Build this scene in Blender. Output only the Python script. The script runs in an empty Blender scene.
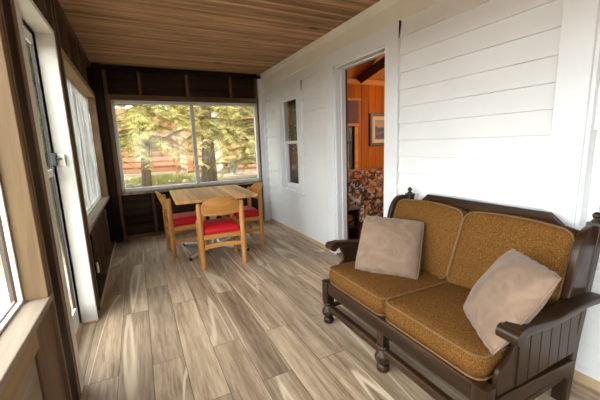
import bpy, bmesh, math, random
from mathutils import Vector, Matrix
random.seed(7)
scene = bpy.context.scene
C = scene.collection
PI = math.pi

# ------------------------------------------------------------------ camera, sky, exposure
CAM_H = 1.285
F_PX = 321.0
cam_d = bpy.data.cameras.new('camera')
cam = bpy.data.objects.new('camera', cam_d)
C.objects.link(cam)
Rw = ((0.892, -0.451, -0.036), (-0.109, -0.136, -0.985), (0.439, 0.882, -0.170))  # world -> (right, down, forward)
r_ = Vector(Rw[0]).normalized(); f_ = Vector(Rw[2]); f_ = (f_ - r_ * f_.dot(r_)).normalized(); u_ = r_.cross(f_)
cam.matrix_world = Matrix(((r_.x, u_.x, -f_.x, 0), (r_.y, u_.y, -f_.y, 0), (r_.z, u_.z, -f_.z, CAM_H), (0, 0, 0, 1)))
cam_d.sensor_fit = 'HORIZONTAL'
cam_d.sensor_width = 36.0
cam_d.lens = 36.0 * F_PX / 600.0
cam_d.clip_start = 0.03
scene.camera = cam

SKY_DIM, SKY_BRIGHT = 3.5, 10.5
world = bpy.data.worlds.new('sky')
scene.world = world
world.use_nodes = True
bg = world.node_tree.nodes['Background']
bg.inputs['Color'].default_value = (0.945, 0.975, 1.0, 1)
# overcast sky, brightest low on the left (west) and behind the viewer where the sun stands behind thin cloud
_nt = world.node_tree
_tc = _nt.nodes.new('ShaderNodeTexCoord')
_dot = _nt.nodes.new('ShaderNodeVectorMath'); _dot.operation = 'DOT_PRODUCT'
_dot.inputs[1].default_value = Vector((-0.95, -0.12, 0.25)).normalized()
_nt.links.new(_tc.outputs['Generated'], _dot.inputs[0])
_mr = _nt.nodes.new('ShaderNodeMapRange'); _mr.interpolation_type = 'SMOOTHSTEP'
_mr.inputs['From Min'].default_value = -0.12; _mr.inputs['From Max'].default_value = 1.0
_mr.inputs['To Min'].default_value = SKY_DIM; _mr.inputs['To Max'].default_value = SKY_BRIGHT
_nt.links.new(_dot.outputs['Value'], _mr.inputs['Value'])
_nt.links.new(_mr.outputs[0], bg.inputs['Strength'])

vs = scene.view_settings
vs.view_transform = 'Standard'
vs.look = 'None'
vs.gamma = 1.0
vs.use_curve_mapping = False
vs.exposure = 0.36
try:
    scene.cycles.use_denoising = True
    scene.cycles.max_bounces = 14
    scene.cycles.diffuse_bounces = 7
    scene.cycles.sample_clamp_indirect = 8.0
except Exception:
    pass

def portal(loc, direction, sx, sy):
    """A sampling portal in a window opening: emits nothing, only guides the sky's daylight."""
    ld = bpy.data.lights.new('window_portal', 'AREA')
    ld.shape = 'RECTANGLE'; ld.size = sx; ld.size_y = sy
    ld.cycles.is_portal = True
    o = bpy.data.objects.new('window_portal', ld)
    o.location = loc
    o.rotation_euler = Vector(direction).to_track_quat('-Z', 'Z').to_euler()
    C.objects.link(o)

# ------------------------------------------------------------------ mesh helpers
def nb(): return bmesh.new()

def box(bm, x0, x1, y0, y1, z0, z1, bev=0.0, seg=2, M=None):
    r = bmesh.ops.create_cube(bm, size=1.0)
    vs_ = r['verts']
    sx, sy, sz = abs(x1 - x0), abs(y1 - y0), abs(z1 - z0)
    for v in vs_:
        v.co = Vector(((x0 + x1) / 2 + v.co.x * sx, (y0 + y1) / 2 + v.co.y * sy, (z0 + z1) / 2 + v.co.z * sz))
    if bev > 0:
        es = list({e for v in vs_ for e in v.link_edges})
        bev = min(bev, 0.48 * min(sx, sy, sz))
        r2 = bmesh.ops.bevel(bm, geom=es, offset=bev, segments=seg, affect='EDGES', profile=0.5)
        vs_ = list({v for f in r2['faces'] for v in f.verts} | {v for v in vs_ if v.is_valid})
        vs_ = _island(vs_)
    if M is not None:
        for v in vs_: v.co = M @ v.co
    return vs_

def _island(vs_):
    seen = set(v for v in vs_ if v.is_valid); st = list(seen)
    while st:
        v = st.pop()
        for e in v.link_edges:
            o = e.other_vert(v)
            if o not in seen: seen.add(o); st.append(o)
    return list(seen)

def prism(bm, pts, d, axis='y', off=0.0, bev=0.0, seg=2):
    """Extrude the closed outline pts (a, b) by d along an axis, from off."""
    def P(a, b, c):
        if axis == 'y': return Vector((a, c, b))
        if axis == 'x': return Vector((c, a, b))
        return Vector((a, b, c))
    lo = [bm.verts.new(P(a, b, off)) for a, b in pts]
    hi = [bm.verts.new(P(a, b, off + d)) for a, b in pts]
    n = len(pts)
    fs = [bm.faces.new(lo), bm.faces.new(hi[::-1])]
    for i in range(n):
        fs.append(bm.faces.new((lo[i], hi[i], hi[(i + 1) % n], lo[(i + 1) % n])))
    bmesh.ops.recalc_face_normals(bm, faces=fs)
    if bev > 0:
        es = list({e for f in fs[:2] for e in f.edges})
        bmesh.ops.bevel(bm, geom=es, offset=bev, segments=seg, affect='EDGES', profile=0.5)

def tube(bm, pts, rad, seg=10, cap=True, flat=1.0):
    """Swept tube through pts; rad a number or a list."""
    pts = [Vector(p) for p in pts]
    n = len(pts)
    rs = rad if isinstance(rad, (list, tuple)) else [rad] * n
    rings = []
    ref = None
    for i, p in enumerate(pts):
        t = (pts[min(i + 1, n - 1)] - pts[max(i - 1, 0)]).normalized()
        if ref is None:
            ref = Vector((0, 0, 1)) if abs(t.z) < 0.9 else Vector((1, 0, 0))
        a = (ref - t * ref.dot(t)).normalized(); b = t.cross(a); ref = a
        rings.append([bm.verts.new(p + (a * math.cos(2 * PI * k / seg) + b * math.sin(2 * PI * k / seg) * flat) * rs[i]) for k in range(seg)])
    for i in range(n - 1):
        for k in range(seg):
            bm.faces.new((rings[i][k], rings[i][(k + 1) % seg], rings[i + 1][(k + 1) % seg], rings[i + 1][k]))
    if cap:
        bm.faces.new(rings[0][::-1]); bm.faces.new(rings[-1])

def lathe(bm, prof, cx=0, cy=0, seg=20):
    """Turned shape about a vertical axis; prof is a list of (radius, z)."""
    rings = []
    for r, z in prof:
        rings.append([bm.verts.new((cx + max(r, 1e-4) * math.cos(2 * PI * k / seg), cy + max(r, 1e-4) * math.sin(2 * PI * k / seg), z)) for k in range(seg)])
    for i in range(len(prof) - 1):
        for k in range(seg):
            bm.faces.new((rings[i][k], rings[i][(k + 1) % seg], rings[i + 1][(k + 1) % seg], rings[i + 1][k]))
    bm.faces.new(rings[0][::-1]); bm.faces.new(rings[-1])

def smooth_path(pts, n=8):
    """Catmull-Rom through 2- or 3-tuples."""
    out = []
    P = [tuple(p) for p in pts]
    for i in range(len(P) - 1):
        p0 = P[max(i - 1, 0)]; p1 = P[i]; p2 = P[i + 1]; p3 = P[min(i + 2, len(P) - 1)]
        for k in range(n):
            t = k / n
            out.append(tuple(0.5 * (2 * b + (c - a) * t + (2 * a - 5 * b + 4 * c - d) * t * t + (3 * b - a - 3 * c + d) * t ** 3) for a, b, c, d in zip(p0, p1, p2, p3)))
    out.append(P[-1])
    return out

ORIGIN = {}
def obj(name, bm, mat, parent=None, world_coords=True, smooth=False, auto=None):
    """Link a bmesh as ONE object; meshes given in world coordinates are moved to the parent's origin."""
    if parent is not None and world_coords:
        o3 = ORIGIN.get(parent.name, Vector((0, 0, 0)))
        for v in bm.verts: v.co -= o3
    bmesh.ops.recalc_face_normals(bm, faces=bm.faces)
    me = bpy.data.meshes.new(name)
    bm.to_mesh(me); bm.free()
    o = bpy.data.objects.new(name, me)
    C.objects.link(o)
    if mat is not None: me.materials.append(mat)
    if smooth:
        for p in me.polygons: p.use_smooth = True
    elif auto:
        for p in me.polygons: p.use_smooth = True
        try: me.set_sharp_from_angle(angle=math.radians(auto))
        except Exception: pass
    if parent is not None:
        o.parent = parent
        ORIGIN[o.name] = ORIGIN.get(parent.name, Vector((0, 0, 0)))
    else:
        ORIGIN[o.name] = Vector((0, 0, 0))
    return o

def tag(o, label, cat, group=None, kind=None):
    o['label'] = label; o['category'] = cat
    if group: o['group'] = group
    if kind: o['kind'] = kind
    return o

def struct(name, bm, mat, parent=None, label=None, cat=None, **k):
    o = obj(name, bm, mat, parent, **k)
    if parent is None:
        o['kind'] = 'structure'
        if label: o['label'] = label
        if cat: o['category'] = cat
    return o

def thing(name, label, cat, loc=(0, 0, 0), rotz=0.0, group=None):
    o = bpy.data.objects.new(name, None)
    o.empty_display_size = 0.1
    C.objects.link(o)
    o.location = loc; o.rotation_euler = (0, 0, rotz)
    ORIGIN[o.name] = Vector(loc)
    return tag(o, label, cat, group)

def dup(root, loc, rotz, label=None):
    r = root.copy(); C.objects.link(r); r.location = loc; r.rotation_euler = (0, 0, rotz)
    if label: r['label'] = label
    for ch in list(root.children):
        c = ch.copy(); C.objects.link(c); c.parent = r
        for g in list(ch.children):
            d = g.copy(); C.objects.link(d); d.parent = c
    return r

# ------------------------------------------------------------------ materials
def mat_new(name):
    m = bpy.data.materials.new(name); m.use_nodes = True
    nt = m.node_tree
    return m, nt, nt.nodes['Principled BSDF']

def N(nt, t, **kw):
    n = nt.nodes.new(t)
    for k, v in kw.items(): setattr(n, k, v)
    return n

def ramp(nt, fac, stops):
    r = N(nt, 'ShaderNodeValToRGB')
    els = r.color_ramp.elements
    while len(els) < len(stops): els.new(0.5)
    for e, (p, c) in zip(els, stops):
        e.position = p; e.color = (*c, 1)
    nt.links.new(fac, r.inputs[0])
    return r.outputs[0]

def mix(nt, a, b, fac, mode='MIX'):
    m = N(nt, 'ShaderNodeMix', data_type='RGBA', blend_type=mode)
    def put(i, v):
        if hasattr(v, 'is_linked') or hasattr(v, 'links'): nt.links.new(v, m.inputs[i])
        elif isinstance(v, (int, float)): m.inputs[i].default_value = v
        else: m.inputs[i].default_value = (*v, 1)
    put(0, fac); put(6, a); put(7, b)
    return m.outputs[2]

def math_(nt, op, a, b=None):
    m = N(nt, 'ShaderNodeMath', operation=op)
    for i, v in enumerate((a, b)):
        if v is None: continue
        if isinstance(v, (int, float)): m.inputs[i].default_value = v
        else: nt.links.new(v, m.inputs[i])
    return m.outputs[0]

def noise(nt, vec, scale, detail=4, rough=0.55, dist=0.0):
    n = N(nt, 'ShaderNodeTexNoise')
    n.inputs['Scale'].default_value = scale; n.inputs['Detail'].default_value = detail
    n.inputs['Roughness'].default_value = rough; n.inputs['Distortion'].default_value = dist
    nt.links.new(vec, n.inputs['Vector'])
    return n

def mapping(nt, scale=(1, 1, 1), loc=(0, 0, 0)):
    tc = N(nt, 'ShaderNodeTexCoord'); mp = N(nt, 'ShaderNodeMapping')
    mp.inputs['Scale'].default_value = scale; mp.inputs['Location'].default_value = loc
    nt.links.new(tc.outputs['Object'], mp.inputs[0])
    return mp.outputs[0], tc.outputs['Object']

def bump(nt, bsdf, h, strength=0.2, dist=0.01):
    b = N(nt, 'ShaderNodeBump'); b.inputs['Strength'].default_value = strength; b.inputs['Distance'].default_value = dist
    nt.links.new(h, b.inputs['Height']); nt.links.new(b.outputs[0], bsdf.inputs['Normal'])

def plain(name, col, rough=0.5, metal=0.0, var=0.06, scale=6.0, spec=None):
    m, nt, b = mat_new(name)
    v, _ = mapping(nt)
    n = noise(nt, v, scale, 5)
    c2 = tuple(max(0, c * (1 - var * 2)) for c in col); c1 = tuple(min(1, c * (1 + var)) for c in col)
    nt.links.new(ramp(nt, n.outputs[0], [(0.3, c2), (0.7, c1)]), b.inputs['Base Color'])
    b.inputs['Roughness'].default_value = rough; b.inputs['Metallic'].default_value = metal
    if spec is not None: b.inputs['Specular IOR Level'].default_value = spec
    return m

def wood(name, dark, light, axis='y', grain=14.0, rough=0.5, board=None, bvar=0.35, knots=0.0, stretch=0.07, spec=0.4, streak=0.5, bmp=0.15):
    """Wood whose grain runs along an axis; board = (axis, width) varies the tone board by board."""
    m, nt, b = mat_new(name)
    sc = {'x': (stretch, 1, 1), 'y': (1, stretch, 1), 'z': (1, 1, stretch)}[axis]
    v, raw = mapping(nt, sc)
    vec = v
    rnd = None
    if board:
        sep = N(nt, 'ShaderNodeSeparateXYZ'); nt.links.new(raw, sep.inputs[0])
        idx = math_(nt, 'FLOOR', math_(nt, 'DIVIDE', sep.outputs['XYZ'.index(board[0].upper())], board[1]))
        wn = N(nt, 'ShaderNodeTexWhiteNoise', noise_dimensions='1D'); nt.links.new(idx, wn.inputs['W'])
        rnd = wn.outputs['Value']
        add = N(nt, 'ShaderNodeVectorMath', operation='ADD'); nt.links.new(v, add.inputs[0])
        sc_ = N(nt, 'ShaderNodeVectorMath', operation='SCALE'); nt.links.new(wn.outputs['Color'], sc_.inputs[0]); sc_.inputs['Scale'].default_value = 9.0
        nt.links.new(sc_.outputs[0], add.inputs[1]); vec = add.outputs[0]
    n1 = noise(nt, vec, grain, 6, 0.6, 0.6)
    n2 = noise(nt, vec, grain * 5, 3, 0.6, 0.2)
    f = math_(nt, 'ADD', math_(nt, 'MULTIPLY', n1.outputs[0], 1 - 0.3 * streak), math_(nt, 'MULTIPLY', n2.outputs[0], 0.3 * streak))
    col = ramp(nt, f, [(0.32, dark), (0.68, light)])
    if knots > 0:
        vo = N(nt, 'ShaderNodeTexVoronoi'); vo.inputs['Scale'].default_value = knots
        kv, _ = mapping(nt, tuple(0.45 if s != 1 else 1 for s in sc))
        nt.links.new(kv, vo.inputs['Vector'])
        kf = ramp(nt, vo.outputs['Distance'], [(0.05, (1, 1, 1)), (0.13, (0, 0, 0))])
        col = mix(nt, col, tuple(c * 0.35 for c in dark), kf)
    if rnd is not None:
        g = math_(nt, 'ADD', math_(nt, 'MULTIPLY', rnd, bvar), 1 - bvar * 0.5)
        cmb = N(nt, 'ShaderNodeCombineColor')
        for i in range(3): nt.links.new(g, cmb.inputs[i])
        col = mix(nt, col, cmb.outputs[0], 1.0, 'MULTIPLY')
    nt.links.new(col, b.inputs['Base Color'])
    b.inputs['Roughness'].default_value = rough; b.inputs['Specular IOR Level'].default_value = spec
    if bmp: bump(nt, b, n2.outputs[0], bmp, 0.003)
    return m

M = {}
M['white'] = plain('white_paint', (0.655, 0.66, 0.665), 0.45, var=0.025, scale=3)
M['siding'] = plain('white_siding_paint', (0.66, 0.655, 0.65), 0.5, var=0.03, scale=2.2)
M['cream'] = plain('cream_paint', (0.66, 0.625, 0.54), 0.5, var=0.03, scale=3)
M['doorjamb'] = plain('off_white_jamb_paint', (0.52, 0.51, 0.465), 0.5, var=0.05, scale=5)
M['alu'] = plain('white_aluminium', (0.62, 0.63, 0.62), 0.4, var=0.05)
M['vinyl'] = plain('window_frame_grey', (0.55, 0.54, 0.50), 0.45, var=0.06)
M['ceiling'] = wood('ceiling_beadboard', (0.10, 0.046, 0.018), (0.56, 0.325, 0.165), 'x', 16, 0.55, ('y', 0.0425), 0.6, knots=3.2, stretch=0.04, spec=0.2, streak=1.2)
M['dark_x'] = wood('dark_boards', (0.016, 0.009, 0.005), (0.058, 0.033, 0.019), 'x', 10, 0.6, ('z', 0.19), 0.5, spec=0.06)
M['dark_y'] = wood('dark_boards_side', (0.016, 0.009, 0.005), (0.058, 0.033, 0.019), 'y', 10, 0.6, ('z', 0.19), 0.5, spec=0.06)
M['stud'] = wood('old_stud_wood', (0.06, 0.034, 0.018), (0.17, 0.105, 0.06), 'z', 14, 0.6, spec=0.06)
M['post'] = wood('dark_stained_post', (0.010, 0.005, 0.003), (0.028, 0.015, 0.009), 'z', 14, 0.6, spec=0.06)
M['plate'] = wood('old_plate_wood', (0.04, 0.022, 0.012), (0.125, 0.075, 0.042), 'y', 14, 0.6, spec=0.06)
M['trimwood'] = wood('brown_trim_wood', (0.075, 0.042, 0.022), (0.18, 0.11, 0.065), 'x', 14, 0.55, spec=0.06)
M['trimwood_z'] = wood('brown_trim_wood_upright', (0.085, 0.05, 0.028), (0.20, 0.125, 0.072), 'z', 14, 0.55, spec=0.06)
M['tan_z'] = wood('tan_jamb_wood', (0.10, 0.062, 0.030), (0.235, 0.155, 0.08), 'z', 7, 0.55, knots=1.2, spec=0.2)
M['tan_y'] = wood('tan_head_wood', (0.19, 0.115, 0.05), (0.36, 0.235, 0.115), 'y', 7, 0.55, spec=0.2)
M['sill'] = wood('weathered_sill_wood', (0.155, 0.115, 0.08), (0.34, 0.27, 0.20), 'y', 9, 0.5, spec=0.2)
M['pine'] = wood('pine_upright', (0.36, 0.15, 0.040), (0.60, 0.29, 0.088), 'z', 16, 0.4, spec=0.2)
M['pine_x'] = wood('pine_rail', (0.34, 0.14, 0.038), (0.58, 0.275, 0.082), 'x', 16, 0.4, spec=0.2)
M['tabletop'] = wood('butcher_block', (0.40, 0.19, 0.06), (0.70, 0.40, 0.15), 'y', 12, 0.5, ('x', 0.076), 0.5, stretch=0.06, spec=0.2)
M['pine_y'] = wood('pine_side_rail', (0.34, 0.14, 0.038), (0.58, 0.275, 0.082), 'y', 16, 0.4, spec=0.2)
M['oak'] = wood('dark_oak', (0.006, 0.0026, 0.001), (0.046, 0.021, 0.0085), 'x', 22, 0.36, stretch=0.05, spec=0.24)
M['oak_z'] = wood('dark_oak_upright', (0.006, 0.0026, 0.001), (0.046, 0.021, 0.0085), 'z', 22, 0.36, stretch=0.05, spec=0.24)
M['oak_y'] = wood('dark_oak_long', (0.006, 0.0026, 0.001), (0.046, 0.021, 0.0085), 'y', 22, 0.36, stretch=0.05, spec=0.24)
M['orange_wall'] = wood('knotty_pine_wall', (0.30, 0.068, 0.004), (0.60, 0.165, 0.008), 'z', 7, 0.4, ('x', 0.16), 0.3, knots=1.6, spec=0.05)
M['orange_wall_y'] = wood('knotty_pine_wall_side', (0.30, 0.068, 0.004), (0.60, 0.165, 0.008), 'z', 7, 0.4, ('y', 0.16), 0.3, knots=1.6, spec=0.05)
M['orange_trim'] = wood('pine_trim', (0.52, 0.20, 0.06), (0.74, 0.34, 0.12), 'x', 10, 0.4, spec=0.05)
M['orange_ceiling'] = wood('pine_ceiling', (0.52, 0.21, 0.045), (0.70, 0.33, 0.09), 'y', 6, 0.45, ('x', 0.2), 0.15, spec=0.05)
M['beam'] = wood('dark_beam', (0.03, 0.016, 0.01), (0.08, 0.042, 0.025), 'y', 10, 0.6)
M['quarter'] = wood('quarter_round', (0.30, 0.20, 0.11), (0.48, 0.34, 0.2), 'y', 12, 0.45)
M['log'] = wood('orange_logs', (0.38, 0.17, 0.075), (0.62, 0.33, 0.16), 'x', 3, 0.6, ('z', 0.2), 0.3)
M['fence'] = wood('red_brown_fence', (0.30, 0.13, 0.07), (0.50, 0.25, 0.14), 'x', 3, 0.7, ('z', 0.17), 0.3)
M['bark'] = wood('bark', (0.13, 0.10, 0.075), (0.30, 0.24, 0.18), 'z', 9, 0.9, bmp=0.5)
M['roof'] = plain('dark_shingles', (0.12, 0.09, 0.075), 0.9, var=0.2)
M['red'] = plain('red_vinyl', (0.47, 0.008, 0.014), 0.42, var=0.05, spec=0.22)
M['chrome'] = plain('chrome', (0.88, 0.88, 0.88), 0.28, 0.85, var=0.02)
M['black'] = plain('black_plastic', (0.015, 0.014, 0.014), 0.45, var=0.1)
M['brass'] = plain('dull_metal', (0.55, 0.5, 0.42), 0.35, 1.0, var=0.05)
M['dirt'] = plain('forest_ground', (0.34, 0.25, 0.16), 0.95, var=0.25, scale=3)
M['path'] = plain('pale_gravel', (0.50, 0.40, 0.29), 0.95, var=0.15, scale=8)
M['urn'] = plain('blue_grey_stoneware', (0.42, 0.45, 0.46), 0.6, var=0.1)
M['urn_leaf'] = plain('blue_green_leaf', (0.36, 0.42, 0.36), 0.7, var=0.2)
M['stone'] = plain('pale_stone', (0.62, 0.60, 0.55), 0.8, var=0.1)
M['paledoor'] = plain('pale_painted_wood', (0.68, 0.60, 0.50), 0.6, var=0.06)
M['mat'] = plain('cream_mat_board', (0.72, 0.50, 0.28), 0.8, var=0.03)
M['darkframe'] = plain('dark_frame_wood', (0.04, 0.014, 0.009), 0.4, var=0.1)
M['shade'] = plain('plum_roller_shade', (0.17, 0.075, 0.07), 0.8, var=0.06)
M['mauve'] = plain('dusty_pink_reflection', (0.55, 0.40, 0.33), 0.85, var=0.08)
M['dark_sheet'] = plain('dark_room_sheet', (0.075, 0.04, 0.027), 0.9, var=0.2)
M['orange_cloth'] = plain('orange_cloth', (0.55, 0.21, 0.05), 0.8, var=0.12)
M['book_brown'] = plain('brown_book', (0.12, 0.05, 0.03), 0.7, var=0.1)
M['book_grey'] = plain('grey_book', (0.16, 0.12, 0.10), 0.7, var=0.1)
M['box_brown'] = plain('brown_box', (0.20, 0.12, 0.07), 0.7, var=0.1)
M['plate_ivory'] = plain('ivory_plastic', (0.66, 0.62, 0.52), 0.5, var=0.03)

def mk_floor():
    m, nt, b = mat_new('vinyl_plank_floor')
    tc = N(nt, 'ShaderNodeTexCoord')
    rot = N(nt, 'ShaderNodeMapping'); rot.inputs['Rotation'].default_value = (0, 0, PI / 2)
    rot.inputs['Location'].default_value = (0.31, 0.05, 0)
    nt.links.new(tc.outputs['Object'], rot.inputs[0])
    def bricks(c1, c2, mc, ms):
        br = N(nt, 'ShaderNodeTexBrick')
        br.inputs['Color1'].default_value = (*c1, 1); br.inputs['Color2'].default_value = (*c2, 1); br.inputs['Mortar'].default_value = (*mc, 1)
        br.inputs['Scale'].default_value = 1.0; br.inputs['Mortar Size'].default_value = ms; br.inputs['Mortar Smooth'].default_value = 0.3
        br.inputs['Brick Width'].default_value = 1.22; br.inputs['Row Height'].default_value = 0.18
        br.offset = 0.37; br.offset_frequency = 2
        nt.links.new(rot.outputs[0], br.inputs['Vector'])
        return br
    br = bricks((0, 0, 0), (1, 1, 1), (0.5, 0.5, 0.5), 0.0)
    seam = bricks((1, 1, 1), (1, 1, 1), (0.0, 0.0, 0.0), 0.0022)
    rnd = N(nt, 'ShaderNodeSeparateColor'); nt.links.new(br.outputs['Color'], rnd.inputs[0])
    st = N(nt, 'ShaderNodeMapping'); st.inputs['Scale'].default_value = (1, 0.07, 1)
    nt.links.new(tc.outputs['Object'], st.inputs[0])
    off = N(nt, 'ShaderNodeVectorMath', operation='SCALE'); off.inputs['Scale'].default_value = 17.0
    nt.links.new(br.outputs['Color'], off.inputs[0])
    add = N(nt, 'ShaderNodeVectorMath', operation='ADD'); nt.links.new(st.outputs[0], add.inputs[0]); nt.links.new(off.outputs[0], add.inputs[1])
    n1 = noise(nt, add.outputs[0], 11.0, 8, 0.7, 0.35)
    n2 = noise(nt, add.outputs[0], 48, 5, 0.75, 0.2)
    n3 = noise(nt, add.outputs[0], 4.2, 1, 0.4, 0.25)
    f = math_(nt, 'ADD', math_(nt, 'MULTIPLY', n1.outputs[0], 0.6), math_(nt, 'MULTIPLY', n2.outputs[0], 0.4))
    col = ramp(nt, f, [(0.35, (0.11, 0.068, 0.039)), (0.47, (0.27, 0.192, 0.124)), (0.56, (0.39, 0.29, 0.197)), (0.68, (0.53, 0.415, 0.295))])
    sap = ramp(nt, n3.outputs[0], [(0.572, (0, 0, 0)), (0.580, (1, 1, 1)), (0.592, (1, 1, 1)), (0.602, (0, 0, 0))])
    col = mix(nt, col, (0.66, 0.55, 0.40), math_(nt, 'MULTIPLY', sap, 0.6))
    g = math_(nt, 'ADD', math_(nt, 'MULTIPLY', rnd.outputs[0], 0.36), 0.77)
    cmb = N(nt, 'ShaderNodeCombineColor')
    for i in range(3): nt.links.new(g, cmb.inputs[i])
    col = mix(nt, col, cmb.outputs[0], 1.0, 'MULTIPLY')
    col = mix(nt, col, mix(nt, (0.35, 0.30, 0.26), (1, 1, 1), seam.outputs['Color']), 1.0, 'MULTIPLY')
    nt.links.new(col, b.inputs['Base Color'])
    b.inputs['Roughness'].default_value = 0.42; b.inputs['Specular IOR Level'].default_value = 0.45
    bump(nt, b, f, 0.12, 0.004)
    return m
M['floor'] = mk_floor()

def mk_tweed():
    m, nt, b = mat_new('mustard_tweed')
    v, raw = mapping(nt)
    n1 = noise(nt, v, 170, 3, 0.7)
    n2 = noise(nt, v, 420, 2, 0.6)
    n3 = noise(nt, v, 5, 3, 0.5)
    f = math_(nt, 'ADD', math_(nt, 'MULTIPLY', n1.outputs[0], 0.7), math_(nt, 'MULTIPLY', n2.outputs[0], 0.3))
    col = ramp(nt, f, [(0.33, (0.045, 0.018, 0.004)), (0.5, (0.110, 0.048, 0.012)), (0.64, (0.19, 0.094, 0.030)), (0.78, (0.35, 0.22, 0.105))])
    col = mix(nt, col, (0.80, 0.76, 0.72), math_(nt, 'MULTIPLY', n3.outputs[0], 0.35), 'MULTIPLY')
    nt.links.new(col, b.inputs['Base Color'])
    b.inputs['Roughness'].default_value = 1.0; b.inputs['Specular IOR Level'].default_value = 0.03
    bump(nt, b, f, 0.4, 0.004)
    return m
M['tweed'] = mk_tweed()
M['piping'] = plain('mustard_piping', (0.14, 0.066, 0.019), 0.85, var=0.15, scale=60)

def mk_velvet():
    m, nt, b = mat_new('dusty_pink_velvet')
    v, _ = mapping(nt)
    n = noise(nt, v, 9, 5, 0.6, 1.2)
    n2 = noise(nt, v, 60, 2)
    col = ramp(nt, n.outputs[0], [(0.3, (0.145, 0.092, 0.061)), (0.7, (0.215, 0.142, 0.097))])
    nt.links.new(col, b.inputs['Base Color'])
    b.inputs['Roughness'].default_value = 0.85; b.inputs['Specular IOR Level'].default_value = 0.2
    b.inputs['Sheen Weight'].default_value = 0.15; b.inputs['Sheen Roughness'].default_value = 0.45
    h = math_(nt, 'ADD', n.outputs[0], math_(nt, 'MULTIPLY', n2.outputs[0], 0.15))
    bump(nt, b, h, 0.35, 0.01)
    return m
M['velvet'] = mk_velvet()

def mk_floral(name, dark, mid, hi, pale):
    m, nt, b = mat_new(name)
    v, _ = mapping(nt)
    vo = N(nt, 'ShaderNodeTexVoronoi'); vo.inputs['Scale'].default_value = 21; vo.inputs['Randomness'].default_value = 1
    n = noise(nt, v, 9, 3, 0.6, 1.5)
    sc_ = N(nt, 'ShaderNodeMix', data_type='VECTOR'); sc_.inputs[0].default_value = 0.12
    nt.links.new(v, sc_.inputs[4]); nt.links.new(n.outputs['Color'], sc_.inputs[5]); nt.links.new(sc_.outputs[1], vo.inputs['Vector'])
    sep = N(nt, 'ShaderNodeSeparateColor'); nt.links.new(vo.outputs['Color'], sep.inputs[0])
    col = ramp(nt, sep.outputs[0], [(0.0, dark), (0.38, mid), (0.62, hi), (0.86, pale)])
    col = mix(nt, col, dark, ramp(nt, n.outputs[0], [(0.46, (0, 0, 0)), (0.6, (1, 1, 1))]))
    nt.links.new(col, b.inputs['Base Color'])
    b.inputs['Roughness'].default_value = 0.85
    return m
M['floral'] = mk_floral('autumn_floral_cloth', (0.035, 0.015, 0.010), (0.30, 0.065, 0.018), (0.50, 0.20, 0.04), (0.50, 0.33, 0.18))
M['floral_pale'] = mk_floral('autumn_floral_arm_cloth', (0.05, 0.025, 0.018), (0.34, 0.09, 0.04), (0.62, 0.54, 0.46), (0.74, 0.68, 0.60))

def mk_glass(name, tint=(0.97, 0.985, 0.975), refl=0.08):
    m = bpy.data.materials.new(name); m.use_nodes = True
    nt = m.node_tree; nt.nodes.clear()
    out = N(nt, 'ShaderNodeOutputMaterial'); mx = N(nt, 'ShaderNodeMixShader')
    tr = N(nt, 'ShaderNodeBsdfTransparent'); tr.inputs[0].default_value = (*tint, 1)
    gl = N(nt, 'ShaderNodeBsdfGlossy'); gl.inputs['Roughness'].default_value = 0.02
    # Schlick reflectance on the outer faces only
    ge = N(nt, 'ShaderNodeNewGeometry'); dt = N(nt, 'ShaderNodeVectorMath', operation='DOT_PRODUCT')
    nt.links.new(ge.outputs['Incoming'], dt.inputs[0]); nt.links.new(ge.outputs['Normal'], dt.inputs[1])
    sch = math_(nt, 'ADD', math_(nt, 'MULTIPLY', math_(nt, 'POWER', math_(nt, 'SUBTRACT', 1.0, math_(nt, 'ABSOLUTE', dt.outputs['Value'])), 5.0), 0.9), 0.04)
    nt.links.new(math_(nt, 'MULTIPLY', sch, math_(nt, 'SUBTRACT', 1.0, ge.outputs['Backfacing'])), mx.inputs[0])
    nt.links.new(tr.outputs[0], mx.inputs[1]); nt.links.new(gl.outputs[0], mx.inputs[2]); nt.links.new(mx.outputs[0], out.inputs[0])
    return m
M['glass'] = mk_glass('window_glass')

def mk_sheet():
    m = bpy.data.materials.new('weathered_plastic_sheet'); m.use_nodes = True
    nt = m.node_tree; nt.nodes.clear()
    out = N(nt, 'ShaderNodeOutputMaterial'); mx = N(nt, 'ShaderNodeMixShader'); mx2 = N(nt, 'ShaderNodeMixShader')
    v, _ = mapping(nt, (1, 1.0, 0.16))
    n = noise(nt, v, 9, 7, 0.7, 1.4)
    col = ramp(nt, n.outputs[0], [(0.36, (0.10, 0.10, 0.092)), (0.52, (0.22, 0.22, 0.205)), (0.66, (0.42, 0.415, 0.39))])
    tr = N(nt, 'ShaderNodeBsdfTransparent'); tr.inputs[0].default_value = (0.9, 0.9, 0.88, 1)
    tl = N(nt, 'ShaderNodeBsdfTranslucent'); df = N(nt, 'ShaderNodeBsdfDiffuse')
    nt.links.new(col, tl.inputs[0]); nt.links.new(col, df.inputs[0])
    mx2.inputs[0].default_value = 0.6
    nt.links.new(tl.outputs[0], mx2.inputs[1]); nt.links.new(df.outputs[0], mx2.inputs[2])
    mx.inputs[0].default_value = 0.86
    nt.links.new(tr.outputs[0], mx.inputs[1]); nt.links.new(mx2.outputs[0], mx.inputs[2]); nt.links.new(mx.outputs[0], out.inputs[0])
    return m
M['sheet'] = mk_sheet()

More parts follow.
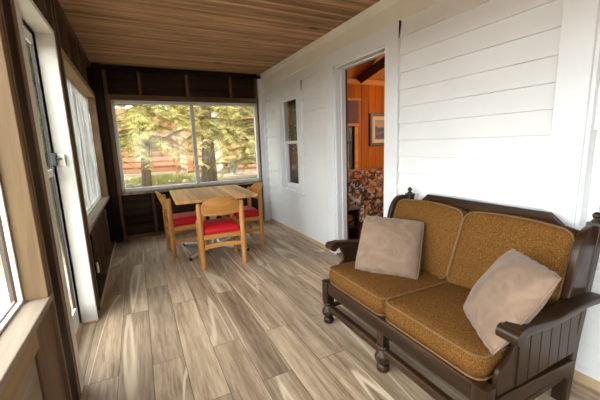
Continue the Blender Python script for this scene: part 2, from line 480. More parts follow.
def mk_leaf(name, c1, c2):
    m = bpy.data.materials.new(name); m.use_nodes = True
    nt = m.node_tree; nt.nodes.clear()
    out = N(nt, 'ShaderNodeOutputMaterial'); mx = N(nt, 'ShaderNodeMixShader'); mx.inputs[0].default_value = 0.45
    v, _ = mapping(nt); n = noise(nt, v, 3.5, 3)
    col = ramp(nt, n.outputs[0], [(0.35, c1), (0.65, c2)])
    df = N(nt, 'ShaderNodeBsdfDiffuse'); tl = N(nt, 'ShaderNodeBsdfTranslucent')
    nt.links.new(col, df.inputs[0]); nt.links.new(col, tl.inputs[0])
    nt.links.new(df.outputs[0], mx.inputs[1]); nt.links.new(tl.outputs[0], mx.inputs[2]); nt.links.new(mx.outputs[0], out.inputs[0])
    return m
M['leaf'] = mk_leaf('cedar_leaf', (0.44, 0.43, 0.13), (0.78, 0.70, 0.30))
M['leaf2'] = mk_leaf('cedar_leaf_dark', (0.32, 0.33, 0.11), (0.58, 0.54, 0.24))
M['leaf3'] = mk_leaf('dark_hedge_leaf', (0.05, 0.075, 0.015), (0.13, 0.17, 0.04))
M['grass'] = mk_leaf('grass_blade', (0.34, 0.36, 0.12), (0.58, 0.56, 0.26))

def mk_art():
    m, nt, b = mat_new('dim_landscape_print')
    tc = N(nt, 'ShaderNodeTexCoord')
    sep = N(nt, 'ShaderNodeSeparateXYZ'); nt.links.new(tc.outputs['Generated'], sep.inputs[0])
    n = noise(nt, tc.outputs['Generated'], 4, 6, 0.65)
    h = math_(nt, 'ADD', sep.outputs[2], math_(nt, 'MULTIPLY', math_(nt, 'SUBTRACT', n.outputs[0], 0.5), 0.55))
    col = ramp(nt, h, [(0.0, (0.10, 0.05, 0.03)), (0.22, (0.03, 0.02, 0.018)), (0.33, (0.13, 0.09, 0.07)), (0.42, (0.025, 0.02, 0.018)), (0.62, (0.05, 0.03, 0.025)), (0.70, (0.36, 0.22, 0.13)), (1.0, (0.30, 0.18, 0.10))])
    nt.links.new(col, b.inputs['Base Color']); b.inputs['Roughness'].default_value = 0.5
    return m
M['art'] = mk_art()

# ------------------------------------------------------------------ the setting
XL, XR, YF, YB, ZC = -0.405, 1.974, 5.21, -1.9, 2.435
XS, XO = -0.505, -0.545           # inner face and outer face of the left sheathing

bm = nb(); box(bm, -0.56, 2.14, YB - 0.12, YF + 0.14, -0.12, 0.0)
struct('floor', bm, M['floor'], label='grey-brown wood-look plank floor running the length of the porch', cat='floor')

# ceiling: narrow beaded boards running across the porch
bm = nb()
w = 0.085
y = YB - 0.1
while y < YF + 0.12:
    g = 0.006
    pts = [(y, ZC + 0.03), (y, ZC + g), (y + 0.006, ZC), (y + w / 2 - 0.005, ZC), (y + w / 2, ZC + g), (y + w / 2 + 0.005, ZC), (y + w - 0.006, ZC), (y + w, ZC + g), (y + w, ZC + 0.03)]
    prism(bm, pts, 2.16 + 0.56, 'x', -0.56)
    y += w
box(bm, -0.56, 2.14, YB - 0.12, YF + 0.14, ZC + 0.028, ZC + 0.12)
struct('ceiling', bm, M['ceiling'], label='brown beadboard porch ceiling', cat='ceiling')

# ---- right wall: the white-painted house wall with lap siding
SID = 0.1337; SZ0 = 2.224
D0, D1, DH = 2.228, 3.04, 2.085        # door opening
W0, W1, WZ0, WZ1 = 3.95, 4.52, 0.64, 1.965    # far double-hung window opening
V0, V1 = 0.10, 0.80                            # near double-hung window opening
def right_core(bm):
    def b(y0, y1, z0, z1): box(bm, XR + 0.012, XR + 0.12, y0, y1, z0, z1)
    b(YB, V0, 0, ZC); b(V0, V1, 0, WZ0); b(V0, V1, WZ1, ZC)
    b(V1, D0, 0, ZC); b(D0, D1, DH, ZC); b(D1, W0, 0, ZC)
    b(W0, W1, 0, WZ0); b(W0, W1, WZ1, ZC); b(W1, YF + 0.14, 0, ZC)
bm = nb(); right_core(bm)
wall_right = struct('wall_right', bm, M['siding'], label='white painted house wall with lap siding', cat='wall')
bm = nb()
def lap(bm, y0, y1, z0, z1):
    pts = [(XR + 0.013, z0), (XR - 0.011, z0), (XR - 0.011, z0 + 0.004), (XR + 0.010, z1), (XR + 0.013, z1)]
    prism(bm, pts, y1 - y0, 'y', y0)
k = 0
z1 = SZ0
spans = [(YB, V0 - 0.13, 0, 9), (V1 + 0.128, D0 - 0.163, 0, 9), (D1 + 0.15, W0 - 0.152, 0, 9), (W1 + 0.145, YF - 0.02, 0, 9),
         (W0 - 0.145, W1 + 0.145, 0, WZ0 - 0.05), (W0 - 0.145, W1 + 0.145, WZ1 + 0.125, 9), (V0 - 0.13, V1 + 0.128, 0, WZ0 - 0.05), (V0 - 0.13, V1 + 0.128, WZ1 + 0.125, 9)]
while z1 > 0.0:
    z0 = max(z1 - SID, 0.0)
    for y0, y1, lo, hi in spans:
        a, b_ = max(z0, lo), min(z1, hi)
        if b_ - a > 0.012: lap(bm, y0, y1, a, b_)
    z1 -= SID
obj('siding', bm, M['siding'], wall_right)
bm = nb(); box(bm, XR - 0.006, XR + 0.013, YB, YF, SZ0, 2.37, 0.003); obj('frieze_board', bm, M['cream'], wall_right)
bm = nb(); prism(bm, [(XR + 0.01, 2.362), (XR - 0.012, 2.362), (XR - 0.018, 2.375), (XR - 0.022, 2.40), (XR - 0.034, 2.425), (XR - 0.036, ZC), (XR + 0.01, ZC)], YF - YB, 'y', YB)
struct('trim_1', bm, M['cream'], label='cream crown moulding along the top of the white wall', cat='trim')
bm = nb(); prism(bm, [(XR + 0.005, 0), (XR - 0.022, 0), (XR - 0.020, 0.012), (XR - 0.013, 0.03), (XR - 0.005, 0.042), (XR + 0.005, 0.045)], D0 - 0.16 - YB, 'y', YB)
prism(bm, [(XR + 0.005, 0), (XR - 0.022, 0), (XR - 0.020, 0.012), (XR - 0.013, 0.03), (XR - 0.005, 0.042), (XR + 0.005, 0.045)], YF - 0.09 - (D1 + 0.16), 'y', D1 + 0.16)
struct('baseboard_right', bm, M['quarter'], label='thin tan wood quarter-round at the foot of the white wall', cat='baseboard')
bm = nb(); box(bm, 1.885, 1.98, YF - 0.055, YF + 0.01, 0.0, 2.36, 0.004); box(bm, 1.945, 1.985, YF - 0.095, YF - 0.05, 0, 2.36, 0.004)
struct('trim_2', bm, M['white'], label='white corner board where house wall meets far porch wall', cat='trim')

# door to the living room: cased opening, white jambs
bm = nb()
box(bm, XR - 0.018, XR + 0.02, D0 - 0.155, D0 - 0.0, 0, 2.225, 0.004)
box(bm, XR - 0.018, XR + 0.02, D1, D1 + 0.15, 0, 2.225, 0.004)
box(bm, XR - 0.0175, XR + 0.02, D0 - 0.155, D1 + 0.15, DH, 2.2245, 0.004)
door_1 = struct('door_1', bm, M['white'], label='white cased doorway from porch into orange pine living room', cat='doorway')
bm = nb()
box(bm, XR, XR + 0.15, D0 - 0.001, D0 + 0.02, 0, DH); box(bm, XR, XR + 0.15, D1 - 0.02, D1 + 0.001, 0, DH); box(bm, XR, XR + 0.15, D0, D1, DH - 0.02, DH + 0.001)
obj('door_jamb', bm, M['white'], door_1)
bm = nb()
box(bm, XR + 0.07, XR + 0.085, D0 + 0.02, D0 + 0.032, 0, DH - 0.02); box(bm, XR + 0.07, XR + 0.085, D1 - 0.032, D1 - 0.02, 0, DH - 0.02); box(bm, XR + 0.07, XR + 0.085, D0 + 0.02, D1 - 0.02, DH - 0.032, DH - 0.02)
obj('door_stop', bm, M['white'], door_1)
bm = nb(); box(bm, XR + 0.132, XR + 0.15, D1 - 0.026, D1 - 0.019, 0, DH - 0.02); obj('weatherstrip', bm, M['darkframe'], door_1)
bm = nb(); box(bm, XR - 0.01, XR + 0.15, D0, D1, 0, 0.022, 0.005); obj('threshold', bm, M['trimwood_z'], door_1)

def double_hung(name, y0, y1, z0, z1, label):
    bm = nb()
    cw = 0.143
    box(bm, XR - 0.018, XR + 0.02, y0 - cw, y0, z0 - 0.02, z1 + 0.123, 0.003)
    box(bm, XR - 0.018, XR + 0.02, y1, y1 + cw, z0 - 0.02, z1 + 0.123, 0.003)
    box(bm, XR - 0.0175, XR + 0.02, y0 - cw, y1 + cw, z1, z1 + 0.1225, 0.003)
    root = struct(name, bm, M['white'], label=label, cat='window')
    bm = nb(); box(bm, XR, XR + 0.115, y0 - 0.001, y0 + 0.016, z0, z1); box(bm, XR, XR + 0.115, y1 - 0.016, y1 + 0.001, z0, z1); box(bm, XR, XR + 0.115, y0, y1, z1 - 0.016, z1 + 0.001)
    box(bm, XR, XR + 0.115, y0, y1, z0 - 0.001, z0 + 0.016)
    obj('window_jamb', bm, M['white'], root)
    bm = nb(); prism(bm, [(XR + 0.06, z0 + 0.012), (XR - 0.035, z0 - 0.008), (XR - 0.04, z0 - 0.03), (XR + 0.06, z0 - 0.03)], y1 - y0 + 2 * cw + 0.02, 'y', y0 - cw - 0.01)
    obj('window_sill', bm, M['white'], root)
    zm = (z0 + z1) / 2 + 0.02
    for nm, xa, a, b_ in (('upper_sash', XR + 0.028, zm - 0.02, z1 - 0.016), ('lower_sash', XR + 0.060, z0 + 0.014, zm + 0.02)):
        bm = nb(); s = 0.048; ya, yb = y0 + 0.016, y1 - 0.016
        box(bm, xa, xa + 0.03, ya, ya + s, a, b_, 0.003); box(bm, xa, xa + 0.03, yb - s, yb, a, b_, 0.003)
        box(bm, xa, xa + 0.03, ya + s, yb - s, b_ - (s if nm == 'upper_sash' else 0.035), b_, 0.003); box(bm, xa, xa + 0.03, ya + s, yb - s, a, a + (0.035 if nm == 'upper_sash' else 0.07), 0.003)
        sash = obj(nm, bm, M['white'], root)
        bm = nb(); box(bm, xa + 0.013, xa + 0.016, ya + s, yb - s, a + 0.03, b_ - 0.03); obj('pane', bm, M['glass'], sash)
    return root
W4_ = double_hung('window_4', W0, W1, WZ0, WZ1, 'narrow white sash window in the white wall beyond the doorway')
bm = nb()
_n = 40
_pr = None
for _i in range(_n + 1):      # rippled dark sheet added to stand for the room's shade
    _y = W0 - 0.04 + (W1 - W0 + 0.08) * _i / _n
    _x = XR + 0.165 + 0.012 * math.sin(_i * 1.25)
    _c = [bm.verts.new((_x, _y, 0.60)), bm.verts.new((_x, _y, WZ1 + 0.03)), bm.verts.new((_x + 0.004, _y, WZ1 + 0.03)), bm.verts.new((_x + 0.004, _y, 0.60))]
    if _pr:
        for _k in range(4): bm.faces.new((_pr[_k], _pr[(_k + 1) % 4], _c[(_k + 1) % 4], _c[_k]))
    _pr = _c
obj('dark_sheet', bm, M['dark_sheet'], W4_)
bm = nb(); box(bm, XR + 0.142, XR + 0.148, W0 - 0.02, W0 + 0.27, 1.60, WZ1 + 0.02); obj('shade', bm, M['mauve'], W4_)  # pink panel stands in for a reflection in the upper pane
w5 = double_hung('window_5', V0, V1, WZ0, WZ1, 'white sash window above the sofa arm at right edge')

# ---- far wall: open studs with boards behind, one wide sliding window
FW0, FW1, FZ0, FZ1 = -0.225, 1.85, 0.715, 1.965
bm = nb()
def far_b(x0, x1, z0, z1): box(bm, x0, x1, YF + 0.09, YF + 0.13, z0, z1)
far_b(-0.56, FW0 - 0.01, 0, ZC); far_b(FW1 + 0.01, 2.14, 0, ZC); far_b(FW0 - 0.01, FW1 + 0.01, 0, FZ0 - 0.02); far_b(FW0 - 0.01, FW1 + 0.01, FZ1 + 0.02, ZC)
wall_far = struct('wall_far', bm, M['dark_x'], label='dark unfinished board wall with open studs at porch end', cat='wall')
for i, (x0, x1, z0, z1) in enumerate([(0.125, 0.165, 2.05, 2.37), (0.77, 0.81, 2.05, 2.37), (1.425, 1.465, 2.05, 2.37), (-0.295, -0.255, 2.05, 2.37), (1.845, 1.885, 2.05, 2.37),
                                       (0.135, 0.175, 0.05, 0.66), (-0.30, -0.262, 0.05, 0.66), (0.77, 0.81, 0.05, 0.66), (1.425, 1.465, 0.05, 0.66), (1.845, 1.885, 0.05, 0.66)]):
    bm = nb(); box(bm, x0, x1, YF, YF + 0.09, z0, z1, 0.002); obj('stud', bm, M['stud'], wall_far)
bm = nb(); box(bm, -0.40, -0.305, YF - 0.06, YF + 0.09, 0.0, ZC, 0.003); obj('corner_post', bm, M['post'], wall_far)
bm = nb(); box(bm, -0.30, 1.885, YF - 0.01, YF + 0.09, 2.37, ZC, 0.003); obj('top_plate', bm, M['post'], wall_far)
bm = nb(); box(bm, -0.30, 1.885, YF + 0.01, YF + 0.09, 0.0, 0.045, 0.003); obj('bottom_plate', bm, M['trimwood'], wall_far)
bm = nb()
box(bm, -0.30, FW0 - 0.012, YF - 0.02, YF + 0.09, 0.66, 2.05, 0.003); box(bm, FW1 + 0.012, 1.885, YF - 0.02, YF + 0.09, 0.66, 2.05, 0.003)
window_1 = struct('window_1', bm, M['trimwood_z'], label='wide two-pane sliding window at the end of the porch', cat='window')
bm = nb(); box(bm, FW0 - 0.012, FW1 + 0.012, YF - 0.02, YF + 0.09, FZ1 + 0.012, 2.05, 0.003); obj('head_board', bm, M['trimwood'], window_1)
bm = nb(); box(bm, FW0 - 0.012, FW1 + 0.012, YF - 0.03, YF + 0.09, 0.66, FZ0 - 0.012, 0.003); obj('window_sill', bm, M['sill'], window_1)
bm = nb()
t = 0.032
box(bm, FW0 - 0.012, FW0 + t, YF + 0.0, YF + 0.07, FZ0 - 0.012, FZ1 + 0.012, 0.003); box(bm, FW1 - t, FW1 + 0.012, YF, YF + 0.07, FZ0 - 0.012, FZ1 + 0.012, 0.003)
box(bm, FW0, FW1, YF, YF + 0.07, FZ1 - t, FZ1 + 0.012, 0.003); box(bm, FW0, FW1, YF, YF + 0.07, FZ0 - 0.012, FZ0 + t, 0.003)
frame_far = obj('window_frame', bm, M['vinyl'], window_1)
bm = nb(); box(bm, 0.795, 0.85, YF + 0.005, YF + 0.05, FZ0 + t, FZ1 - t, 0.003); obj('meeting_stile', bm, M['vinyl'], frame_far)
for x0, x1, yy in ((FW0 + t, 0.80, YF + 0.045), (0.845, FW1 - t, YF + 0.025)):
    bm = nb(); box(bm, x0 - 0.005, x1 + 0.005, yy, yy + 0.004, FZ0 + t - 0.005, FZ1 - t + 0.005); obj('pane', bm, M['glass'], window_1)
bm = nb(); box(bm, 0.80, 0.835, YF - 0.012, YF + 0.008, 0.80, 0.86, 0.003); obj('latch', bm, M['vinyl'], frame_far)

# ---- left wall: framing, two windows and the storm door
NW0, NW1 = -1.70, 1.655      # near window
PD0, PD1, PDH = 2.00, 2.765, 2.065   # porch door
FL0, FL1 = 3.02, 5.105        # far-left window
LZ0, LZ1 = 0.675, 1.99
bm = nb()
def left_b(y0, y1, z0, z1): box(bm, XO, XS, y0, y1, z0, z1)
left_b(YB, NW0, 0, ZC); left_b(NW0, NW1 + 0.04, 0, LZ0 - 0.02); left_b(NW0, NW1 + 0.04, LZ1 + 0.02, ZC); left_b(NW1 + 0.04, PD0, 0, ZC)
left_b(PD0, PD1, PDH, ZC); left_b(PD1, FL0, 0, ZC); left_b(FL0, FL1, 0, LZ0 - 0.02); left_b(FL0, FL1, LZ1 + 0.02, ZC); left_b(FL1, YF + 0.14, 0, ZC)
wall_left = struct('wall_left', bm, M['dark_y'], label='unfinished porch wall with open studs and windows on the left', cat='wall')
def stud(y0, y1, z0, z1, mat='stud', nm='stud', x1=XL):
    bm = nb(); box(bm, XS, x1, y0, y1, z0, z1, 0.002); return obj(nm, bm, M[mat], wall_left)
for y0 in (3.72, 4.46): stud(y0, y0 + 0.04, 0.045, 0.60)
for y0 in (3.40, 3.95, 4.5): stud(y0, y0 + 0.04, 2.07, 2.36)
stud(2.05, 2.09, 2.15, 2.36); stud(2.62, 2.66, 2.15, 2.36)
stud(2.835, 2.872, 0.0, 2.36, 'stud'); stud(2.955, 3.0, 0.0, 2.36, 'stud'); stud(2.872, 2.955, 0.0, 2.36, 'post', 'filler_board', XL - 0.012)
stud(5.125, 5.155, 0.0, 2.36, 'post')
stud(1.722, 1.868, 0.0, ZC, 'post', 'door_post', XL - 0.003)
stud(1.700, 1.722, 0.0, ZC, 'trimwood_z', 'edge_strip', XL + 0.004); stud(1.868, 1.925, 0.0, 2.36, 'trimwood_z', 'edge_strip', XL)
bm = nb(); box(bm, XS, XL + 0.0, 1.925, YF - 0.06, 2.36, ZC, 0.003); obj('top_plate', bm, M['plate'], wall_left)
bm = nb(); box(bm, XS, XL, 3.0, YF - 0.06, 0.0, 0.045, 0.003); obj('bottom_plate', bm, M['plate'], wall_left)
bm = nb(); box(bm, XL - 0.02, XL + 0.006, 3.0, YF - 0.06, 0.0, 0.03, 0.004); obj('floor_strip', bm, M['quarter'], wall_left)
bm = nb(); box(bm, XS, XL, YB, 1.70, LZ1 + 0.05, ZC, 0.003); obj('header_board', bm, M['plate'], wall_left)
bm = nb(); box(bm, XS + 0.0, XL - 0.02, YB, 1.44, 0.0, 0.655, 0.002); obj('panel_board', bm, M['sill'], wall_left)
bm = nb(); box(bm, XS, XL - 0.012, 1.44, 1.70, 0.0, 0.655, 0.003); obj('corner_panel', bm, M['trimwood_z'], wall_left)
bm = nb(); box(bm, XL - 0.035, XL - 0.020, 2.893, 2.935, 1.18, 1.33, 0.003); obj('hinge_block', bm, M['black'], wall_left)
bm = nb(); box(bm, XL - 0.03, XL - 0.0, YB, 1.44, 0.565, 0.655, 0.003); obj('apron_board', bm, M['tan_y'], wall_left)

def left_window(name, y0, y1, label, sheet=False):
    bm = nb(); box(bm, XS - 0.03, XL + 0.006, y0 - 0.05, y1 + 0.05, LZ0 - 0.03, LZ0, 0.004)
    root = struct(name, bm, M['sill'], label=label, cat='window')
    bm = nb(); box(bm, XS - (0.03 if sheet else 0.0), XL, y1, y1 + 0.022 if sheet else y1 + 0.045, LZ0, LZ1 + 0.022, 0.003); box(bm, XS - 0.03, XL, y0 - 0.02, y0, LZ0, LZ1 + 0.022, 0.003)
    obj('side_jamb', bm, M['tan_z'], root)
    bm = nb(); box(bm, XS - 0.03, XL, y0 - 0.019, y1 + 0.021, LZ1, LZ1 + 0.06, 0.003); obj('head_jamb', bm, M['tan_y'], root)
    f = 0.03 if sheet else 0.012
    bm = nb()
    for a, b_, c, d in ((y0, y0 + f, LZ0, LZ1), (y1 - f, y1, LZ0, LZ1), (y0 + f, y1 - f, LZ1 - f, LZ1), (y0 + f, y1 - f, LZ0, LZ0 + f)):
        box(bm, XS - (0.03 if sheet else 0.010), XS + 0.0, a, b_, c, d, 0.002)
    fr = obj('window_frame', bm, M['vinyl'] if sheet else M['darkframe'], root)
    bm = nb()
    for a, b_, c, d in ((y1 - 0.014, y1 - 0.001, LZ0 + 0.012, LZ1), (y0 + 0.001, y0 + 0.014, LZ0 + 0.012, LZ1), (y0, y1, LZ0 + 0.001, LZ0 + 0.012)):
        box(bm, XS + 0.001, XS + 0.018, a, b_, c, d, 0.002)
    obj('glazing_bead', bm, M['cream'], fr)
    n = 2 if sheet else 2
    bm = nb(); ym = (y0 + y1) / 2; box(bm, XS - 0.028, XS - 0.002, ym - 0.02, ym + 0.02, LZ0 + f, LZ1 - f, 0.003); obj('mullion', bm, M['vinyl'], fr)
    bm = nb(); box(bm, XS - (0.017 if sheet else 0.008), XS - (0.014 if sheet else 0.005), y0 + f - 0.005, y1 - f + 0.005, LZ0 + f - 0.005, LZ1 - f + 0.005); obj('pane', bm, M['glass'], root)
    if sheet:
        # weathered plastic sheet taped inside the frame, with a ragged edge
        bm = nb()
        ya, yb = y0 + 0.0, y1 - 0.055
        nz = 26
        prev = None
        for i in range(nz + 1):
            z = LZ0 + 0.03 + (LZ1 - LZ0 - 0.07) * i / nz
            e0 = random.uniform(0, 0.02); e1 = random.choice([0, 0, 0.02, 0.05]) + random.uniform(0, 0.015)
            row = [bm.verts.new((XS + 0.006 + 0.004 * math.sin(j * 1.9 + i * 0.7), (ya + 0.02 + e0) + (yb - ya - 0.02 - e0 - e1 + 0.045) * j / 10, z)) for j in range(11)]
            if prev:
                for j in range(10): bm.faces.new((prev[j], prev[j + 1], row[j + 1], row[j]))
            prev = row
        obj('plastic_sheet', bm, M['sheet'], root, smooth=True)
    return root
left_window('window_3', NW0, NW1, 'near left window with tan wooden jamb and deep pale sill')
left_window('window_2', FL0, FL1, 'far left window covered with grey torn plastic sheeting', True)

# storm door: deep off-white jambs and a white aluminium door standing in the outer plane
bm = nb()
box(bm, XO, XL + 0.002, PD1, PD1 + 0.03, 0.0, PDH + 0.03, 0.003)
box(bm, XO, XL + 0.002, PD0 - 0.075, PD0, 0.0, PDH + 0.03, 0.003)
box(bm, XO, XL + 0.001, PD0, PD1, PDH, PDH + 0.03, 0.003)
door_2 = struct('door_2', bm, M['doorjamb'], label='white storm door to outside in deep off-white jambs on the left', cat='door')
bm = nb(); box(bm, XO - 0.01, XL + 0.006, PD1 - 0.02, PD1 + 0.03, 0.0, 0.014, 0.003); box(bm, XO - 0.01, XS + 0.01, PD0, PD1, 0.0, 0.016, 0.003); obj('threshold', bm, M['quarter'], door_2)
bm = nb()
X0, X1 = XS - 0.026, XS - 0.014
for a, b_, c, d in ((PD0 + 0.005, PD0 + 0.06, 0.02, 2.05), (PD1 - 0.040, PD1 - 0.005, 0.02, 2.05), (PD0 + 0.06, PD1 - 0.040, 1.98, 2.05), (PD0 + 0.06, PD1 - 0.040, 1.13, 1.18), (PD0 + 0.06, PD1 - 0.040, 0.02, 0.16)):
    box(bm, X0, X1, a, b_, c, d, 0.003)
leaf = obj('door_leaf', bm, M['alu'], door_2)
for c, d in ((1.17, 1.99), (0.15, 1.14)):
    bm = nb(); box(bm, X0 + 0.001, X0 + 0.004, PD0 + 0.055, PD1 - 0.036, c, d); obj('pane', bm, M['glass'], leaf)
bm = nb()
for a, b_, c, d in ((PD1 - 0.045, PD1 - 0.039, 0.16, 1.98), (PD0 + 0.06, PD0 + 0.07, 0.16, 1.98)):
    box(bm, X0 + 0.0, X1 + 0.001, a, b_, c, d, 0.001)
obj('reveal_shade_strip', bm, M['black'], leaf)  # black strips added to shade the glaring stile reveals
bm = nb(); box(bm, X1, X1 + 0.03, PD1 - 0.05, PD1 - 0.02, 1.20, 1.29, 0.006); tube(bm, [(X1 + 0.02, PD1 - 0.035, 1.245), (X1 + 0.055, PD1 - 0.04, 1.25), (X1 + 0.06, PD1 - 0.10, 1.25)], 0.008, 8)
obj('door_latch', bm, M['black'], leaf)
bm = nb(); box(bm, XS + 0.012, XS + 0.058, PD1 - 0.010, PD1 + 0.002, 1.20, 1.28, 0.004); box(bm, XS + 0.05, XS + 0.058, PD1 - 0.022, PD1, 1.20, 1.28, 0.002)
obj('strike_bracket', bm, M['plate_ivory'], door_2)
bm = nb(); box(bm, XO, XO + 0.03, PD0, PD1, 2.05, PDH, 0.002); obj('top_seal', bm, M['black'], door_2)

# ---- wall behind the viewer, with an unseen window added for fill light
BW0, BW1, BZ0, BZ1 = -0.1, 1.75, 0.72, 1.97
bm = nb()
def back_b(x0, x1, z0, z1): box(bm, x0, x1, YB - 0.12, YB, z0, z1)
back_b(-0.56, BW0, 0, ZC); back_b(BW1, 2.14, 0, ZC); back_b(BW0, BW1, 0, BZ0); back_b(BW0, BW1, BZ1, ZC)
struct('wall_back', bm, M['dark_x'], label='dark board wall behind the viewer', cat='wall')
bm = nb()
for a, b_, c, d in ((BW0, BW0 + 0.04, BZ0, BZ1), (BW1 - 0.04, BW1, BZ0, BZ1), (BW0, BW1, BZ1 - 0.04, BZ1), (BW0, BW1, BZ0, BZ0 + 0.04), (0.78, 0.82, BZ0, BZ1)):
    box(bm, a, b_, YB - 0.09, YB - 0.03, c, d, 0.003)
fill_window_7 = struct('fill_window_7', bm, M['vinyl'], label='unseen sliding window added behind the viewer for fill light', cat='window')
bm = nb(); box(bm, BW0 + 0.03, BW1 - 0.03, YB - 0.062, YB - 0.058, BZ0 + 0.03, BZ1 - 0.03); obj('pane', bm, M['glass'], fill_window_7)

portal((XO - 0.02, (NW0 + NW1) / 2, (LZ0 + LZ1) / 2), (1, 0, 0), NW1 - NW0, LZ1 - LZ0)
portal((XO - 0.02, (FL0 + FL1) / 2, (LZ0 + LZ1) / 2), (1, 0, 0), FL1 - FL0, LZ1 - LZ0)
portal((XO - 0.02, (PD0 + PD1) / 2, 1.03), (1, 0, 0), PD1 - PD0, 2.0)
portal(((FW0 + FW1) / 2, YF + 0.15, (FZ0 + FZ1) / 2), (0, -1, 0), FW1 - FW0, FZ1 - FZ0)
portal(((BW0 + BW1) / 2, YB - 0.14, (BZ0 + BZ1) / 2), (0, 1, 0), BW1 - BW0, BZ1 - BZ0)

# ------------------------------------------------------------------ the living room beyond the doorway
RX0, RX1, RY0, RY1 = XR + 0.12, 6.2, -1.9, 4.9
RZ = 2.40
QW0, QW1, QZ0, QZ1 = 3.08, 3.60, 0.70, 1.96     # its window in the far wall
bm = nb()
def rb(x0, x1, z0, z1):
    box(bm, x0, x1, RY1 + 0.012, RY1 + 0.1, z0, z1)
    n_ = max(1, round((x1 - x0) / 0.16)); w_ = (x1 - x0) / n_
    for i_ in range(n_): box(bm, x0 + i_ * w_ + 0.001, x0 + (i_ + 1) * w_ - 0.001, RY1, RY1 + 0.014, z0, z1, 0.005, 1)   # V-jointed boards
rb(RX0, QW0, 0, RZ + 0.1); rb(QW1, RX1, 0, RZ + 0.1); rb(QW0, QW1, 0, QZ0); rb(QW0, QW1, QZ1, RZ + 0.1)
struct('wall_living_room_far', bm, M['orange_wall'], label='orange knotty pine wall seen through the doorway', cat='wall')
GW = (1.0, 3.6, 0.6, 2.1)
bm = nb()
box(bm, RX1, RX1 + 0.1, RY0, GW[0], 0, 4.2); box(bm, RX1, RX1 + 0.1, GW[1], RY1 + 0.1, 0, 4.2); box(bm, RX1, RX1 + 0.1, GW[0], GW[1], 0, GW[2]); box(bm, RX1, RX1 + 0.1, GW[0], GW[1], GW[3], 4.2)
struct('wall_living_room_right', bm, M['orange_wall_y'], label='orange pine side wall of the living room', cat='wall')
bm = nb(); box(bm, RX0, RX1 + 0.1, RY0 - 0.1, RY0, 0, 4.9)
struct('wall_living_room_near', bm, M['orange_wall'], label='orange pine near wall of the living room', cat='wall')
bm = nb(); box(bm, XR + 0.115, XR + 0.13, RY0, D0 + 0.0, 0, WZ0); box(bm, XR + 0.115, XR + 0.13, D1, W0, 0, 4.9); box(bm, XR + 0.115, XR + 0.13, W1, RY1, 0, 4.9)
box(bm, XR + 0.115, XR + 0.13, D0, D1, DH, 4.9); box(bm, XR + 0.115, XR + 0.13, V1, D0, WZ0, 4.9); box(bm, XR + 0.115, XR + 0.13, RY0, V0, WZ0, 4.9); box(bm, XR + 0.115, XR + 0.13, V0, V1, WZ1, 4.9)
box(bm, XR + 0.115, XR + 0.13, W0, W1, 0, WZ0); box(bm, XR + 0.115, XR + 0.13, W0, W1, WZ1, 4.9)
struct('wall_living_room_left', bm, M['orange_wall_y'], label='pine panelled inner face of the house wall', cat='wall')
bm = nb(); box(bm, RX0, RX1 + 0.1, RY0 - 0.1, RY1 + 0.1, -0.12, 0.0)
struct('floor_living_room', bm, M['beam'], label='dark living room floor', cat='floor')
SL = 0.36
bm = nb(); prism(bm, [(RY1 + 0.12, RZ - 0.02), (RY0 - 0.12, RZ - 0.02 + SL * (RY1 - RY0 + 0.24)), (RY0 - 0.12, RZ + 0.1 + SL * (RY1 - RY0 + 0.24)), (RY1 + 0.12, RZ + 0.1)], RX1 - XR + 0.05, 'x', XR + 0.115)
struct('ceiling_living_room', bm, M['orange_ceiling'], label='sloping orange pine ceiling of the living room', cat='ceiling')
bm = nb(); box(bm, RX0, RX1, RY1 - 0.022, RY1, RZ - 0.09, RZ, 0.004)
struct('trim_3', bm, M['orange_trim'], label='pine moulding at the top of the orange wall', cat='trim')
def sl(y): return RZ - 0.02 + SL * (RY1 + 0.12 - y)
bm = nb()   # dark collar beam coming off the wall top
tube(bm, [(3.74, RY1 - 0.01, 2.41), (3.50, 2.2, 2.90)], 0.085, 4)
struct('trim_4', bm, M['beam'], label='dark beam under the sloping living room ceiling', cat='beam')
# its window
bm = nb()
for a, b_, c, d in ((QW0 - 0.07, QW0, QZ0 - 0.05, QZ1 + 0.08), (QW1, QW1 + 0.07, QZ0 - 0.05, QZ1 + 0.08), (QW0 - 0.07, QW1 + 0.07, QZ1, QZ1 + 0.07), (QW0 - 0.07, QW1 + 0.07, QZ0 - 0.07, QZ0)):
    box(bm, a, b_, RY1 - 0.02, RY1 + 0.06, c, d, 0.003)
window_6 = struct('window_6', bm, M['orange_trim'], label='living room window with plum roller shade beyond the doorway', cat='window')
bm = nb()
for a, b_, c, d in ((QW0, QW0 + 0.04, QZ0, QZ1), (QW1 - 0.09, QW1, QZ0, QZ1), (QW0, QW1, QZ1 - 0.04, QZ1), (QW0, QW1, QZ0, QZ0 + 0.04), (QW0, QW1, 1.27, 1.31)):
    box(bm, a, b_, RY1 + 0.03, RY1 + 0.07, c, d, 0.003)
obj('sash', bm, M['darkframe'], window_6)
bm = nb(); box(bm, QW0 + 0.03, QW1 - 0.03, RY1 + 0.05, RY1 + 0.054, QZ0 + 0.03, QZ1 - 0.03); obj('pane', bm, M['glass'], window_6)
